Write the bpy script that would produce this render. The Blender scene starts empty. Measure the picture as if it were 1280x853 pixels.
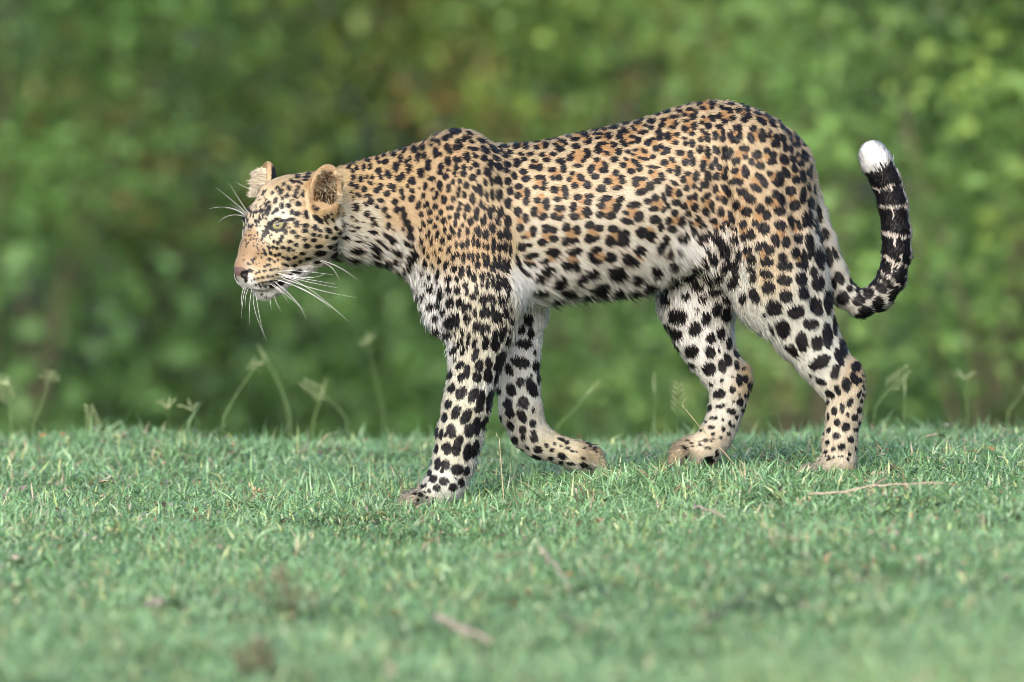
import bpy, math, random, time
import numpy as np
from mathutils import Vector
T0 = time.time()
rng = np.random.default_rng(7)
random.seed(7)
SC = bpy.context.scene
COL = SC.collection

# ------------------------------------------------------------------ camera, sky, sun, exposure
S = 0.00145                       # metres per photograph pixel at the leopard
DIST = 25.0
cam_d = bpy.data.cameras.new('camera')
cam = bpy.data.objects.new('camera', cam_d); COL.objects.link(cam)
cam.location = (0, -DIST, 1.5)
cam.rotation_euler = (math.pi/2 - 0.04836, 0, 0)
cam_d.sensor_width = 36
cam_d.lens = 484.9
cam_d.clip_start = 0.5
cam_d.clip_end = 2000
cam_d.dof.use_dof = True
cam_d.dof.focus_distance = DIST - 0.10
cam_d.dof.aperture_fstop = 3.9
SC.camera = cam

SUN_EL, SUN_AZ = math.radians(33), math.radians(197)   # azimuth clockwise from +Y
w = bpy.data.worlds.new('World'); SC.world = w; w.use_nodes = True
nt = w.node_tree; nt.nodes.clear()
sky = nt.nodes.new('ShaderNodeTexSky'); sky.sky_type = 'NISHITA'; sky.sun_disc = False
sky.sun_elevation = SUN_EL; sky.sun_rotation = SUN_AZ
sky.air_density = 1.0; sky.dust_density = 3.0; sky.ozone_density = 1.0
bg = nt.nodes.new('ShaderNodeBackground'); bg.inputs[1].default_value = 0.15
out = nt.nodes.new('ShaderNodeOutputWorld')
nt.links.new(sky.outputs[0], bg.inputs[0]); nt.links.new(bg.outputs[0], out.inputs[0])
sun_d = bpy.data.lights.new('sun', 'SUN'); sun = bpy.data.objects.new('sun', sun_d); COL.objects.link(sun)
sun_d.energy = 1.25; sun_d.angle = math.radians(70); sun_d.color = (1.0, 0.99, 0.975)
sdir = Vector((math.sin(SUN_AZ)*math.cos(SUN_EL), math.cos(SUN_AZ)*math.cos(SUN_EL), math.sin(SUN_EL)))
sun.rotation_euler = sdir.to_track_quat('Z', 'Y').to_euler()
SC.view_settings.view_transform = 'Standard'; SC.view_settings.look = 'None'
SC.view_settings.gamma = 1.0; SC.view_settings.use_curve_mapping = False
SC.view_settings.exposure = 1.36
SC.render.engine = 'CYCLES'
SC.cycles.filter_width = 0.9
SC.cycles.max_bounces = 6; SC.cycles.diffuse_bounces = 3; SC.cycles.transmission_bounces = 3
try: SC.cycles_curves.shape = 'RIBBONS'
except Exception: pass

# ------------------------------------------------------------------ helpers
def lin(c):
    c = np.asarray(c, float)/255.0
    return np.where(c <= 0.04045, c/12.92, ((c+0.055)/1.055)**2.4)

def tag(o, label=None, cat=None, group=None, kind=None):
    if label: o['label'] = label
    if cat: o['category'] = cat
    if group: o['group'] = group
    if kind: o['kind'] = kind
    return o

def empty(name, loc=(0, 0, 0)):
    o = bpy.data.objects.new(name, None); o.location = loc; o.empty_display_size = 0.1
    COL.objects.link(o); return o

def mesh_obj(name, verts, faces, mat, parent=None, colors=None, smooth=True, normals=None):
    """verts (n,3); faces: array (m,3|4) or list of arrays; one linked mesh object"""
    me = bpy.data.meshes.new(name)
    verts = np.ascontiguousarray(verts, dtype=np.float32)
    fl = faces if isinstance(faces, list) else [faces]
    fl = [np.asarray(f, dtype=np.int32) for f in fl if len(f)]
    tot = np.concatenate([np.full(len(f), f.shape[1], np.int32) for f in fl])
    idx = np.concatenate([f.ravel() for f in fl])
    start = np.concatenate([[0], np.cumsum(tot)[:-1]]).astype(np.int32)
    me.vertices.add(len(verts)); me.vertices.foreach_set('co', verts.ravel())
    me.loops.add(len(idx)); me.loops.foreach_set('vertex_index', idx)
    me.polygons.add(len(tot)); me.polygons.foreach_set('loop_start', start)
    me.polygons.foreach_set('use_smooth', np.full(len(tot), smooth))
    if colors is not None:
        at = me.attributes.new('tint', 'FLOAT_COLOR', 'POINT')
        c4 = np.ones((len(verts), 4), np.float32); c4[:, :3] = colors
        at.data.foreach_set('color', c4.ravel())
    me.update(calc_edges=True)
    me.materials.append(mat)
    o = bpy.data.objects.new(name, me); COL.objects.link(o)
    if parent is not None: o.parent = parent
    return o

def new_mat(name):
    m = bpy.data.materials.new(name); m.use_nodes = True
    n = m.node_tree; n.nodes.clear()
    o = n.nodes.new('ShaderNodeOutputMaterial')
    p = n.nodes.new('ShaderNodeBsdfPrincipled')
    n.links.new(p.outputs[0], o.inputs[0])
    return m, n, p, o

def noise_tint(n, src, scale, lo, hi, detail=4):
    """src colour socket x noise between lo and hi"""
    tc = n.nodes.new('ShaderNodeTexCoord')
    nz = n.nodes.new('ShaderNodeTexNoise'); nz.inputs['Scale'].default_value = scale; nz.inputs['Detail'].default_value = detail
    n.links.new(tc.outputs['Object'], nz.inputs['Vector'])
    mr = n.nodes.new('ShaderNodeMapRange'); mr.inputs[1].default_value = 0.3; mr.inputs[2].default_value = 0.7
    mr.inputs[3].default_value = lo; mr.inputs[4].default_value = hi
    n.links.new(nz.outputs[0], mr.inputs[0])
    mx = n.nodes.new('ShaderNodeVectorMath'); mx.operation = 'SCALE'
    n.links.new(src, mx.inputs[0]); n.links.new(mr.outputs[0], mx.inputs['Scale'])
    return mx.outputs[0]

def attr_mat(name, rough=0.6, spec=0.3, transl=0.0, noise=None):
    m, n, p, o = new_mat(name)
    a = n.nodes.new('ShaderNodeAttribute'); a.attribute_name = 'tint'
    src = a.outputs['Color']
    if noise: src = noise_tint(n, src, *noise)
    n.links.new(src, p.inputs['Base Color'])
    p.inputs['Roughness'].default_value = rough
    p.inputs['Specular IOR Level'].default_value = spec
    if transl > 0:
        t = n.nodes.new('ShaderNodeBsdfTranslucent'); n.links.new(src, t.inputs[0])
        mx = n.nodes.new('ShaderNodeMixShader'); mx.inputs[0].default_value = transl
        n.links.new(p.outputs[0], mx.inputs[1]); n.links.new(t.outputs[0], mx.inputs[2])
        n.links.new(mx.outputs[0], o.inputs[0])
    return m

def flat_mat(name, col, rough=0.6, spec=0.3, noise=(60, 0.8, 1.2)):
    m, n, p, o = new_mat(name)
    rgb = n.nodes.new('ShaderNodeRGB'); rgb.outputs[0].default_value = (*col, 1)
    src = noise_tint(n, rgb.outputs[0], *noise) if noise else rgb.outputs[0]
    n.links.new(src, p.inputs['Base Color'])
    p.inputs['Roughness'].default_value = rough; p.inputs['Specular IOR Level'].default_value = spec
    return m

def vnoise(P, seed=0):
    """cheap smooth value noise, P (n,3) -> (n,) in about -1..1"""
    r = np.random.default_rng(seed)
    v = np.zeros(len(P))
    for k in range(7):
        d = r.normal(size=3); d /= np.linalg.norm(d); f = 0.6 + 0.9*r.random(); ph = r.random()*6.28
        d2 = r.normal(size=3); d2 /= np.linalg.norm(d2)
        v += np.sin(P @ d * f * 2.2 + ph + 1.7*np.sin(P @ d2 * f * 1.3 + ph*2))
    return v/4.0

def tube(path, radii, sides=6):
    """tapered tube along a polyline -> verts, quads(+caps as tris)"""
    path = np.asarray(path, float); n = len(path); V = []
    tan = np.gradient(path, axis=0); tan /= np.linalg.norm(tan, axis=1)[:, None] + 1e-12
    up = np.array([0.31, 0.87, 0.38])
    for i in range(n):
        a = np.cross(tan[i], up); a /= np.linalg.norm(a) + 1e-9; b = np.cross(tan[i], a)
        for k in range(sides):
            t = 2*math.pi*k/sides
            V.append(path[i] + radii[i]*(math.cos(t)*a + math.sin(t)*b))
    Q = []
    for i in range(n-1):
        for k in range(sides):
            k2 = (k+1) % sides
            Q.append((i*sides+k, i*sides+k2, (i+1)*sides+k2, (i+1)*sides+k))
    V = np.array(V); V = np.vstack([V, path[:1], path[-1:]])
    c0, c1 = n*sides, n*sides+1
    Tn = [(c0, (k+1) % sides, k) for k in range(sides)] + [(c1, (n-1)*sides+k, (n-1)*sides+(k+1) % sides) for k in range(sides)]
    return V, np.array(Q), np.array(Tn)

def merge(parts):
    """parts: list of (V, Q, T) -> V, [Q, T]"""
    Vs, Qs, Ts, o = [], [], [], 0
    for V, Q, T in parts:
        Vs.append(V); o2 = o
        if len(Q): Qs.append(np.asarray(Q)+o2)
        if len(T): Ts.append(np.asarray(T)+o2)
        o += len(V)
    fl = []
    if Qs: fl.append(np.vstack(Qs))
    if Ts: fl.append(np.vstack(Ts))
    return np.vstack(Vs), fl

# ------------------------------------------------------------------ the ground
def smooth(t): t = np.clip(t, 0, 1); return t*t*(3-2*t)
def ground_z(x, y):
    x = np.asarray(x, float); y = np.asarray(y, float)
    px = x/S + 640
    slope = np.interp(px, [-900, 300, 550, 740, 850, 1045, 1250, 2200], [-8, -6, -4, 14, 25, 37, 42, 60])*S
    near = 1 - 0.9*smooth((y-0.25)/1.8) - 0.45*smooth((-y-0.4)/2.5)
    near = np.where(np.abs(y) > 40, 0, near)
    z = slope*np.clip(near, 0.15, 1)*np.exp(-(np.clip(np.abs(x)-1.5, 0, None)/3)**2)
    z = z + 0.012*np.sin(x*3.1+0.7)*np.sin(y*2.3+1.1) + 0.006*np.sin(x*9+y*5) + 0.004*np.sin(y*13-x*6)
    yc = y - 1.62 - 0.12*np.sin(x*2.1) + 0.10*x
    drop = np.where(yc > 0, 0.16*(np.sqrt(yc*yc+0.16)-0.4), 0)
    return z - 1.9*(1-np.exp(-np.clip(drop, 0, None)/1.9))

gx = np.concatenate([-np.geomspace(400, 2.2, 26), np.linspace(-2.1, 2.1, 106), np.geomspace(2.2, 400, 26)])
gy = np.concatenate([-np.geomspace(60, 7.2, 12), np.linspace(-7, 6, 160), np.geomspace(6.3, 600, 34)])
GX, GY = np.meshgrid(gx, gy, indexing='ij')
GV = np.stack([GX, GY, ground_z(GX, GY)], -1).reshape(-1, 3)
ii = (np.arange(len(gx)-1)[:, None]*len(gy) + np.arange(len(gy)-1)[None, :]).ravel()
GQ = np.stack([ii, ii+len(gy), ii+len(gy)+1, ii+1], -1)
m, n, p, o = new_mat('soil_and_thatch')
tc = n.nodes.new('ShaderNodeTexCoord')
nz = n.nodes.new('ShaderNodeTexNoise'); nz.inputs['Scale'].default_value = 22; nz.inputs['Detail'].default_value = 8
n.links.new(tc.outputs['Object'], nz.inputs['Vector'])
rp = n.nodes.new('ShaderNodeValToRGB')
rp.color_ramp.elements[0].position = 0.35; rp.color_ramp.elements[0].color = (0.014, 0.022, 0.009, 1)
rp.color_ramp.elements[1].position = 0.7; rp.color_ramp.elements[1].color = (0.055, 0.062, 0.030, 1)
n.links.new(nz.outputs[0], rp.inputs[0]); n.links.new(rp.outputs[0], p.inputs['Base Color'])
p.inputs['Roughness'].default_value = 0.95; p.inputs['Specular IOR Level'].default_value = 0.1
ground = mesh_obj('ground', GV, GQ, m); tag(ground, kind='structure', label='gently sloping soil bank under the short green grass')

# ------------------------------------------------------------------ the leopard: a field of blended limbs meshed into one skin
# coordinates in photograph pixels: X to the right, D away from the camera, Z up from row 626
TILT = 0.0595                      # how much further up the picture a point stands per unit of depth
def Zof(py, d): return 626.0 - py - TILT*d
def PYof(z, d): return 626.0 - z - TILT*d
def pt(px, py, d): return np.array([px, d, Zof(py, d)])

HTH = math.radians(38); HS, HC = math.sin(HTH), math.cos(HTH); HX = 400.0; HD = 0.0
def head_pt(px, py, l):            # point of the head seen at (px, py), l sideways of the head's mid-plane
    mm = (HX + l*HS - px)/HC
    d = HD - mm*HS - l*HC
    return np.array([px, d, Zof(py, d)])
def head_reflect(P):               # mirror in the head's mid-plane
    P = np.asarray(P, float)
    Lv = np.array([HS, -HC, 0.0]); O = np.array([HX, HD, 0.0])
    l = (P - O) @ Lv
    return P - 2*np.multiply.outer(l, Lv), l

X0, X1 = 284, 1152
gxs = np.concatenate([np.arange(X0, 445, 1.6), np.arange(445, X1, 2.6)])
gds = np.arange(-128, 134, 2.4)
gzs = np.concatenate([np.arange(-14, 236, 2.6), np.arange(236, 432, 1.9), np.arange(432, 516, 2.6)])
CAP = 16.0
F = np.full((len(gxs), len(gds), len(gzs)), CAP, np.float32)

def region(lo, hi, pad):
    i0, i1 = np.searchsorted(gxs, [lo[0]-pad, hi[0]+pad]); j0, j1 = np.searchsorted(gds, [lo[1]-pad, hi[1]+pad])
    k0, k1 = np.searchsorted(gzs, [lo[2]-pad, hi[2]+pad])
    return slice(i0, i1), slice(j0, j1), slice(k0, k1)

def blend(sl, f, k):
    a = F[sl]
    h = np.clip(k - np.abs(a-f), 0, None)/k
    F[sl] = np.minimum(a, f) - h*h*k*0.25

def carve(sl, f, k):
    a = F[sl]; b = -f
    h = np.clip(k - np.abs(a-b), 0, None)/k
    F[sl] = np.maximum(a, b) + h*h*k*0.25

def cone(a, ra, b, rb, k=12, sq=1.0, sub=False):
    a = np.asarray(a, float); b = np.asarray(b, float)
    R = max(ra, rb)
    lo = np.minimum(a, b) - R*np.array([1, max(1, sq), 1]); hi = np.maximum(a, b) + R*np.array([1, max(1, sq), 1])
    sl = region(lo, hi, CAP + k)
    x = gxs[sl[0]][:, None, None]; d = gds[sl[1]][None, :, None]; z = gzs[sl[2]][None, None, :]
    v = (b-a)*np.array([1, 1/sq, 1]); vv = max(v @ v, 1e-6)
    dx, dd, dz = x-a[0], (d-a[1])/sq, z-a[2]
    t = np.clip((dx*v[0] + dd*v[1] + dz*v[2])/vv, 0, 1)
    f = np.sqrt((dx-t*v[0])**2 + (dd-t*v[1])**2 + (dz-t*v[2])**2) - (ra + t*(rb-ra))
    (carve if sub else blend)(sl, f.astype(np.float32), k)

def chain(pts, k=12, sq=1.0, conv=pt, inset=0.0):
    for q0, q1 in zip(pts[:-1], pts[1:]):
        cone(conv(*q0[:3]), q0[3]-inset, conv(*q1[:3]), q1[3]-inset, k, sq)

def ell(c, r, axes=None, k=10, sub=False):
    """ellipsoid, radii along the given orthonormal axes"""
    c = np.asarray(c, float); r = np.asarray(r, float)
    A = np.eye(3) if axes is None else np.asarray(axes, float)
    ext = np.sqrt(((A*r[:, None])**2).sum(0))
    sl = region(c-ext, c+ext, CAP+k)
    x = gxs[sl[0]][:, None, None]-c[0]; d = gds[sl[1]][None, :, None]-c[1]; z = gzs[sl[2]][None, None, :]-c[2]
    q = sum(((A[i, 0]*x + A[i, 1]*d + A[i, 2]*z)/r[i])**2 for i in range(3))
    q2 = sum(((A[i, 0]*x + A[i, 1]*d + A[i, 2]*z)/r[i]**2)**2 for i in range(3))
    k0 = np.sqrt(q); k1 = np.sqrt(q2)
    f = np.where(k1 > 1e-9, k0*(k0-1)/np.maximum(k1, 1e-9), -r.min())
    (carve if sub else blend)(sl, f.astype(np.float32), k)

# trunk and neck: top line, belly line, half width
PROF = np.array([
 (395, 222, 316, 40), (415, 212, 321, 42), (440, 203, 326, 46), (465, 196, 325, 50), (490, 190, 332, 55), (515, 182, 345, 68),
 (540, 173, 384, 82), (562, 166, 412, 92), (590, 168, 412, 96), (620, 181, 402, 99), (665, 178, 379, 98), (710, 169, 371, 97),
 (760, 159, 366, 98), (800, 149, 363, 95), (840, 136, 348, 89), (870, 128, 332, 84), (904, 125, 314, 82), (940, 134, 300, 82),
 (970, 150, 296, 76), (996, 168, 292, 62), (1010, 186, 288, 48), (1018, 214, 278, 28), (1023, 242, 254, 6)], float)
xs = np.arange(380, 1030, 1.0)
def prof(c):
    v = np.interp(xs, PROF[:, 0], PROF[:, c]); vp = np.pad(v, 9, mode='edge')
    return np.where(xs > 1002, v, np.convolve(vp, np.ones(19)/19, 'valid'))
pT, pB, pW = prof(1), prof(2), prof(3)
sl = region((394, -110, 180), (1022, 110, 510), CAP+10)
x1 = gxs[sl[0]]
top = (626-np.interp(x1, xs, pT))[:, None, None]; bot = (626-np.interp(x1, xs, pB))[:, None, None]; hw = np.interp(x1, xs, pW)[:, None, None]
over = np.maximum(np.maximum(394-x1, x1-1022), 0)[:, None, None]
d = gds[sl[1]][None, :, None]; z = gzs[sl[2]][None, None, :]
zc = bot + (top-bot)*0.47; zz = np.where(z > zc, (z-zc)/(top-zc), (z-zc)/(zc-bot))
we = hw*(1-0.20*np.clip(zz, 0, 1)**2)
f = (np.sqrt(zz**2 + (d/we)**2) - 1)*np.minimum(hw, (top-bot)/2)
f = np.where(over > 0, np.maximum(f, 0) + over*1.5, f)
blend(sl, f.astype(np.float32), 8)

# shoulder blade, forelegs
chain([(574, 202, -32, 32), (588, 240, -52, 42), (596, 300, -60, 48)], 34)
chain([(594, 300, -58, 45), (602, 360, -65, 41), (600, 405, -70, 38.5)], 34)
chain([(600, 405, -70, 37), (596, 445, -72, 30.5), (583, 508, -72, 27.5), (574, 545, -72, 26.5), (566, 580, -72, 24), (557, 605, -72, 25)], 10)
chain([(600, 232, 45, 34), (620, 320, 56, 46), (648, 390, 56, 34)], 20)
# chest front
chain([(547, 326, -10, 30), (562, 385, -30, 30)], 24)
chain([(558, 366, 10, 28), (574, 393, 10, 24)], 20)
# paw, near fore
chain([(556, 606, -72, 24), (541, 618, -74, 17), (526, 625, -75, 13)], 8, 1.15)
for dd, px_, py_ in ((-98, 512, 628), (-84, 505, 630), (-68, 504, 629), (-54, 511, 626)):
    chain([(530, 622, dd*0.5-38, 10), (px_+8, py_-5, dd, 8.6), (px_, py_+1, dd, 6.6)], 2.0)
# far foreleg, lifted and folded at the wrist
chain([(646, 385, 56, 33), (646, 425, 56, 28), (648, 480, 54, 25.5), (651, 512, 52, 25), (660, 538, 52, 22), (676, 553, 52, 19)], 8)
chain([(676, 553, 52, 19), (700, 562, 52, 16), (722, 569, 52, 17), (738, 574, 52, 17)], 8, 1.1)
for dd in (28, 44, 60, 76):
    chain([(726, 572, (dd+52)/2, 10), (743, 572-abs(dd-52)*0.1, dd, 9.2), (750, 580, dd, 7.4)], 2.0)
# near hind leg
chain([(940, 190, -40, 46), (950, 250, -44, 56), (962, 310, -48, 57), (980, 362, -52, 51), (1004, 412, -56, 38)], 22)
chain([(930, 250, -36, 36), (934, 310, -40, 35), (954, 372, -50, 26)], 30)
chain([(880, 300, -30, 26), (930, 322, -38, 26)], 30)
chain([(1004, 412, -56, 37), (1026, 446, -58, 31), (1044, 472, -58, 27), (1056, 492, -58, 22), (1054, 520, -58, 20), (1049, 552, -58, 20), (1047, 578, -58, 21)], 9)
cone(pt(1063, 462, -58), 13, pt(1068, 472, -58), 11.5, 8)
chain([(1047, 580, -58, 20), (1034, 590, -60, 16), (1022, 594, -60, 12)], 8, 1.15)
for dd in (-82, -68, -53, -40):
    chain([(1026, 590, dd*0.5-30, 10), (1010, 590, dd, 8.6), (1002, 597, dd, 6.6)], 2.0)
# far hind leg, toe off
chain([(930, 250, 40, 48), (905, 320, 50, 52), (872, 375, 54, 43), (880, 414, 54, 36)], 18)
chain([(880, 414, 54, 35), (890, 440, 54, 29.5), (905, 464, 54, 26), (914, 482, 54, 23.5), (911, 502, 54, 21), (905, 524, 54, 19.5), (896, 545, 54, 20), (884, 560, 54, 19)], 8)
cone(pt(930, 464, 54), 11, pt(931, 474, 54), 10, 8)
chain([(884, 560, 54, 19), (868, 565, 54, 19.5), (857, 569, 54, 18)], 7, 1.15)
for dd in (29, 46, 63, 79):
    chain([(866, 565, (dd+54)/2, 11), (853, 565+abs(dd-54)*0.08, dd, 10.2), (846, 576, dd, 8.6)], 2.0)
# rump round the tail root, tail
chain([(985, 215, 0, 34), (1003, 248, 0, 22)], 14)
TAIL = [(1004, 232, 0, 15), (1020, 268, -2, 13), (1031, 300, -4, 13), (1042, 336, -6, 14), (1055, 366, -8, 14.5), (1076, 379, -10, 15), (1099, 370, -10, 16),
        (1115, 347, -10, 16), (1121, 318, -9, 16.5), (1121, 290, -8, 16.5), (1117, 256, -6, 16.5), (1108, 226, -5, 16.5), (1097, 204, -4, 16.5), (1092, 194, -4, 16)]
chain(TAIL, 6)

# head
def both(pts, k=10, sq=1.0):
    for q0, q1 in zip(pts[:-1], pts[1:]):
        a, b = head_pt(*q0[:3]), head_pt(*q1[:3])
        cone(a, q0[3], b, q1[3], k, sq)
        if abs(q0[2]) + abs(q1[2]) > 0:
            cone(head_reflect(a)[0], q0[3], head_reflect(b)[0], q1[3], k, sq)
def mid(pts, k=10, sq=1.0):
    chain([(q[0], q[1], q[2], q[3]) for q in pts], k, sq, conv=lambda a, b, c: head_pt(a, b, c))
mid([(371, 263, 0, 46), (384, 262, 0, 46)], 10)                    # cranium
mid([(352, 262, 0, 38), (342, 272, 0, 31)], 10)                    # forehead
mid([(336, 283, 0, 26), (324, 312, 0, 21.5), (313, 331, 0, 17.5)], 12)     # bridge of the nose
mid([(308, 336, 0, 14), (306, 339, 0, 12.5)], 6)
mid([(400, 260, 0, 42), (440, 264, 0, 50)], 16)                    # nape into the neck
both([(372, 292, 30, 30), (392, 294, 34, 30)], 14)                 # cheek bones
both([(356, 300, 22, 24), (366, 308, 24, 24)], 14)
both([(340, 336, 11, 19), (327, 343, 10, 18), (322, 345, 9, 16)], 8)     # whisker pads
mid([(331, 361, 0, 13), (345, 352, 0, 15)], 7)                     # chin
both([(345, 349, 8, 14), (372, 330, 17, 17), (398, 310, 26, 22)], 8)     # lower jaw
both([(339, 271, 17, 10), (356, 267, 27, 10)], 8)                  # brow
# ears: cups
EAR_C = head_pt(408, 236, 61)
def ear_axes(c, mirror=False):
    n_ = np.array([-0.42, -0.88, 0.10]); u_ = np.array([0.10, -0.05, 1.0])
    if mirror:
        Lv = np.array([HS, -HC, 0.0]); n_ = n_ - 2*(n_ @ Lv)*Lv; u_ = u_ - 2*(u_ @ Lv)*Lv
    n_ /= np.linalg.norm(n_); u_ -= (u_ @ n_)*n_; u_ /= np.linalg.norm(u_); s_ = np.cross(n_, u_)
    return np.array([s_, u_, n_])
for mir in (False, True):
    c = head_reflect(EAR_C)[0] if mir else EAR_C
    A = ear_axes(c, mir)
    ell(c - 4*A[1], (22.5, 33.5, 11.5), A, 5)
    ell(c + 9*A[2] - 3*A[1] - 1*A[0], (18.5, 29, 12.5), A, 3, sub=True)
    cone(c - 30*A[1] - 4*A[2], 15, c - 44*A[1] - 16*A[2], 20, 10)

def surf_d(px, py, near=True):
    """depth where the sight line at (px, py) first meets the skin"""
    i = np.argmin(np.abs(gxs-px))
    ds = np.arange(-126, 130, 0.5)
    prev = None
    for dd in ds:
        z_ = Zof(py, dd)
        j = (dd-gds[0])/(gds[1]-gds[0]); j0 = int(j); fj = j-j0
        k = int(np.clip(np.searchsorted(gzs, z_)-1, 0, len(gzs)-2)); fk = (z_-gzs[k])/(gzs[k+1]-gzs[k])
        v = (F[i, j0, k]*(1-fj)+F[i, j0+1, k]*fj)*(1-fk) + (F[i, j0, k+1]*(1-fj)+F[i, j0+1, k+1]*fj)*fk
        if v < 0: return dd
    return None

# folds: flank in front of the thigh, behind the shoulder, along the thigh muscle
def fold(pts_, r_, depth):
    prev_ = None
    for (a, b) in pts_:
        dd = surf_d(a, b)
        if dd is None: continue
        c = pt(a, b, dd - r_ + depth)
        if prev_ is not None: cone(prev_, r_, c, r_, 9, sub=True)
        prev_ = c
fold([(888, 180), (893, 205), (898, 235), (906, 265)], 9, 4.0)
fold([(985, 235), (1000, 290), (1012, 345), (1022, 385)], 9, 2.6)
fold([(575, 250), (585, 300), (588, 350)], 14, 1.6)
# eye sockets
EYE_R = 8.6
ed = surf_d(349, 283)
EYE_C = pt(349, 282.5, ed + 5.5)
for mir in (False, True):
    c = head_reflect(EYE_C)[0] if mir else EYE_C
    cone(c, EYE_R-0.2, c+1e-3, EYE_R-0.2, 2.0, sub=True)
def lid(p0, p1, r0, r1):
    a, b = (pt(q[0], q[1], EYE_C[1] - math.sqrt(max(1, (EYE_R+q[2])**2 - (q[0]-349)**2 - (q[1]-282.5)**2))) for q in (p0, p1))
    cone(a, r0, b, r1, 1.5); cone(head_reflect(a)[0], r0, head_reflect(b)[0], r1, 1.5)
lid((340, 281.5, 0.3), (347, 277.6, 0.3), 1.9, 2.7); lid((347, 277.6, 0.3), (358, 278, 0.3), 2.7, 2.2)
lid((341, 284.5, 0), (346, 288.5, 0), 1.6, 1.5); lid((346, 288.5, 0), (353, 287.5, 0), 1.5, 1.5); lid((353, 287.5, 0), (357.5, 281, 0), 1.5, 1.5)
# nostrils and mouth line
for mir in (False, True):
    c = pt(306, 343.5, surf_d(306, 343.5) - 0.5)
    if mir: c = head_reflect(c)[0]
    cone(c, 3.0, c + np.array([3, 0.3, 1.0]), 2.2, 2, sub=True)
prev = None
for q in ((318, 358.5), (330, 358.5), (342, 356), (355, 350), (366, 342), (374, 338.5)):
    dd = surf_d(*q)
    if dd is None: continue
    c = pt(q[0], q[1], dd)
    if prev is not None:
        cone(prev, 1.6, c, 1.6, 2, sub=True); cone(head_reflect(prev)[0], 1.6, head_reflect(c)[0], 1.6, 2, sub=True)
    prev = c
print('field', round(time.time()-T0, 1))

# surface nets
inside = F < 0
cnt = np.zeros(tuple(s-1 for s in F.shape), np.int8)
for a in (0, 1):
    for b in (0, 1):
        for c in (0, 1):
            cnt += inside[a:F.shape[0]-1+a, b:F.shape[1]-1+b, c:F.shape[2]-1+c]
act = (cnt > 0) & (cnt < 8)
ai, aj, ak = np.nonzero(act)
vid = np.full(act.shape, -1, np.int32); vid[ai, aj, ak] = np.arange(len(ai))
acc = np.zeros((len(ai), 3)); num = np.zeros(len(ai))
corners = [(a, b, c) for a in (0, 1) for b in (0, 1) for c in (0, 1)]
def cpos(co): return np.stack([gxs[ai+co[0]], gds[aj+co[1]], gzs[ak+co[2]]], -1)
for c0 in corners:
    for ax in range(3):
        if c0[ax] == 0:
            c1 = list(c0); c1[ax] = 1
            f0 = F[ai+c0[0], aj+c0[1], ak+c0[2]]; f1 = F[ai+c1[0], aj+c1[1], ak+c1[2]]
            cr = (f0 < 0) != (f1 < 0)
            t = np.where(cr, f0/np.where(cr, f0-f1, 1), 0)[:, None]
            acc += np.where(cr[:, None], cpos(c0)*(1-t) + cpos(c1)*t, 0); num += cr
SV = acc/num[:, None]
SQ = []
for ax in range(3):
    o1, o2 = [(1, 2), (2, 0), (0, 1)][ax]
    A0 = inside[tuple(slice(0, -1) if i == ax else slice(1, -1) for i in range(3))]
    A1 = inside[tuple(slice(1, None) if i == ax else slice(1, -1) for i in range(3))]
    e = np.stack(np.nonzero(A0 != A1), -1); s0 = A0[tuple(e.T)]
    e = e.copy()
    for i in range(3):
        if i != ax: e[:, i] += 1
    def cell(a1, a2):
        q = e.copy(); q[:, o1] -= a1; q[:, o2] -= a2
        return vid[q[:, 0], q[:, 1], q[:, 2]]
    q = np.stack([cell(1, 1), cell(0, 1), cell(0, 0), cell(1, 0)], -1)
    q[~s0] = q[~s0][:, ::-1]
    SQ.append(q)
SQ = np.vstack(SQ); SQ = SQ[(SQ >= 0).all(1)]
# light smoothing
for it in range(2):
    s = np.zeros_like(SV); c_ = np.zeros(len(SV))
    for a, b in ((0, 1), (1, 2), (2, 3), (3, 0)):
        np.add.at(s, SQ[:, a], SV[SQ[:, b]]); np.add.at(c_, SQ[:, a], 1)
        np.add.at(s, SQ[:, b], SV[SQ[:, a]]); np.add.at(c_, SQ[:, b], 1)
    SV = 0.6*SV + 0.4*s/np.maximum(c_, 1)[:, None]
def quad_normals(V, Q):
    return np.cross(V[Q[:, 2]]-V[Q[:, 0]], V[Q[:, 3]]-V[Q[:, 1]])
QN = quad_normals(SV, SQ)
SN = np.zeros_like(SV)
for a in range(4): np.add.at(SN, SQ[:, a], QN)
SN /= np.linalg.norm(SN, axis=1)[:, None] + 1e-12
print('skin', len(SV), len(SQ), round(time.time()-T0, 1))

def to_world(P): return np.stack([(P[..., 0]-640)*S, P[..., 1]*S, P[..., 2]*S], -1)

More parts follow.
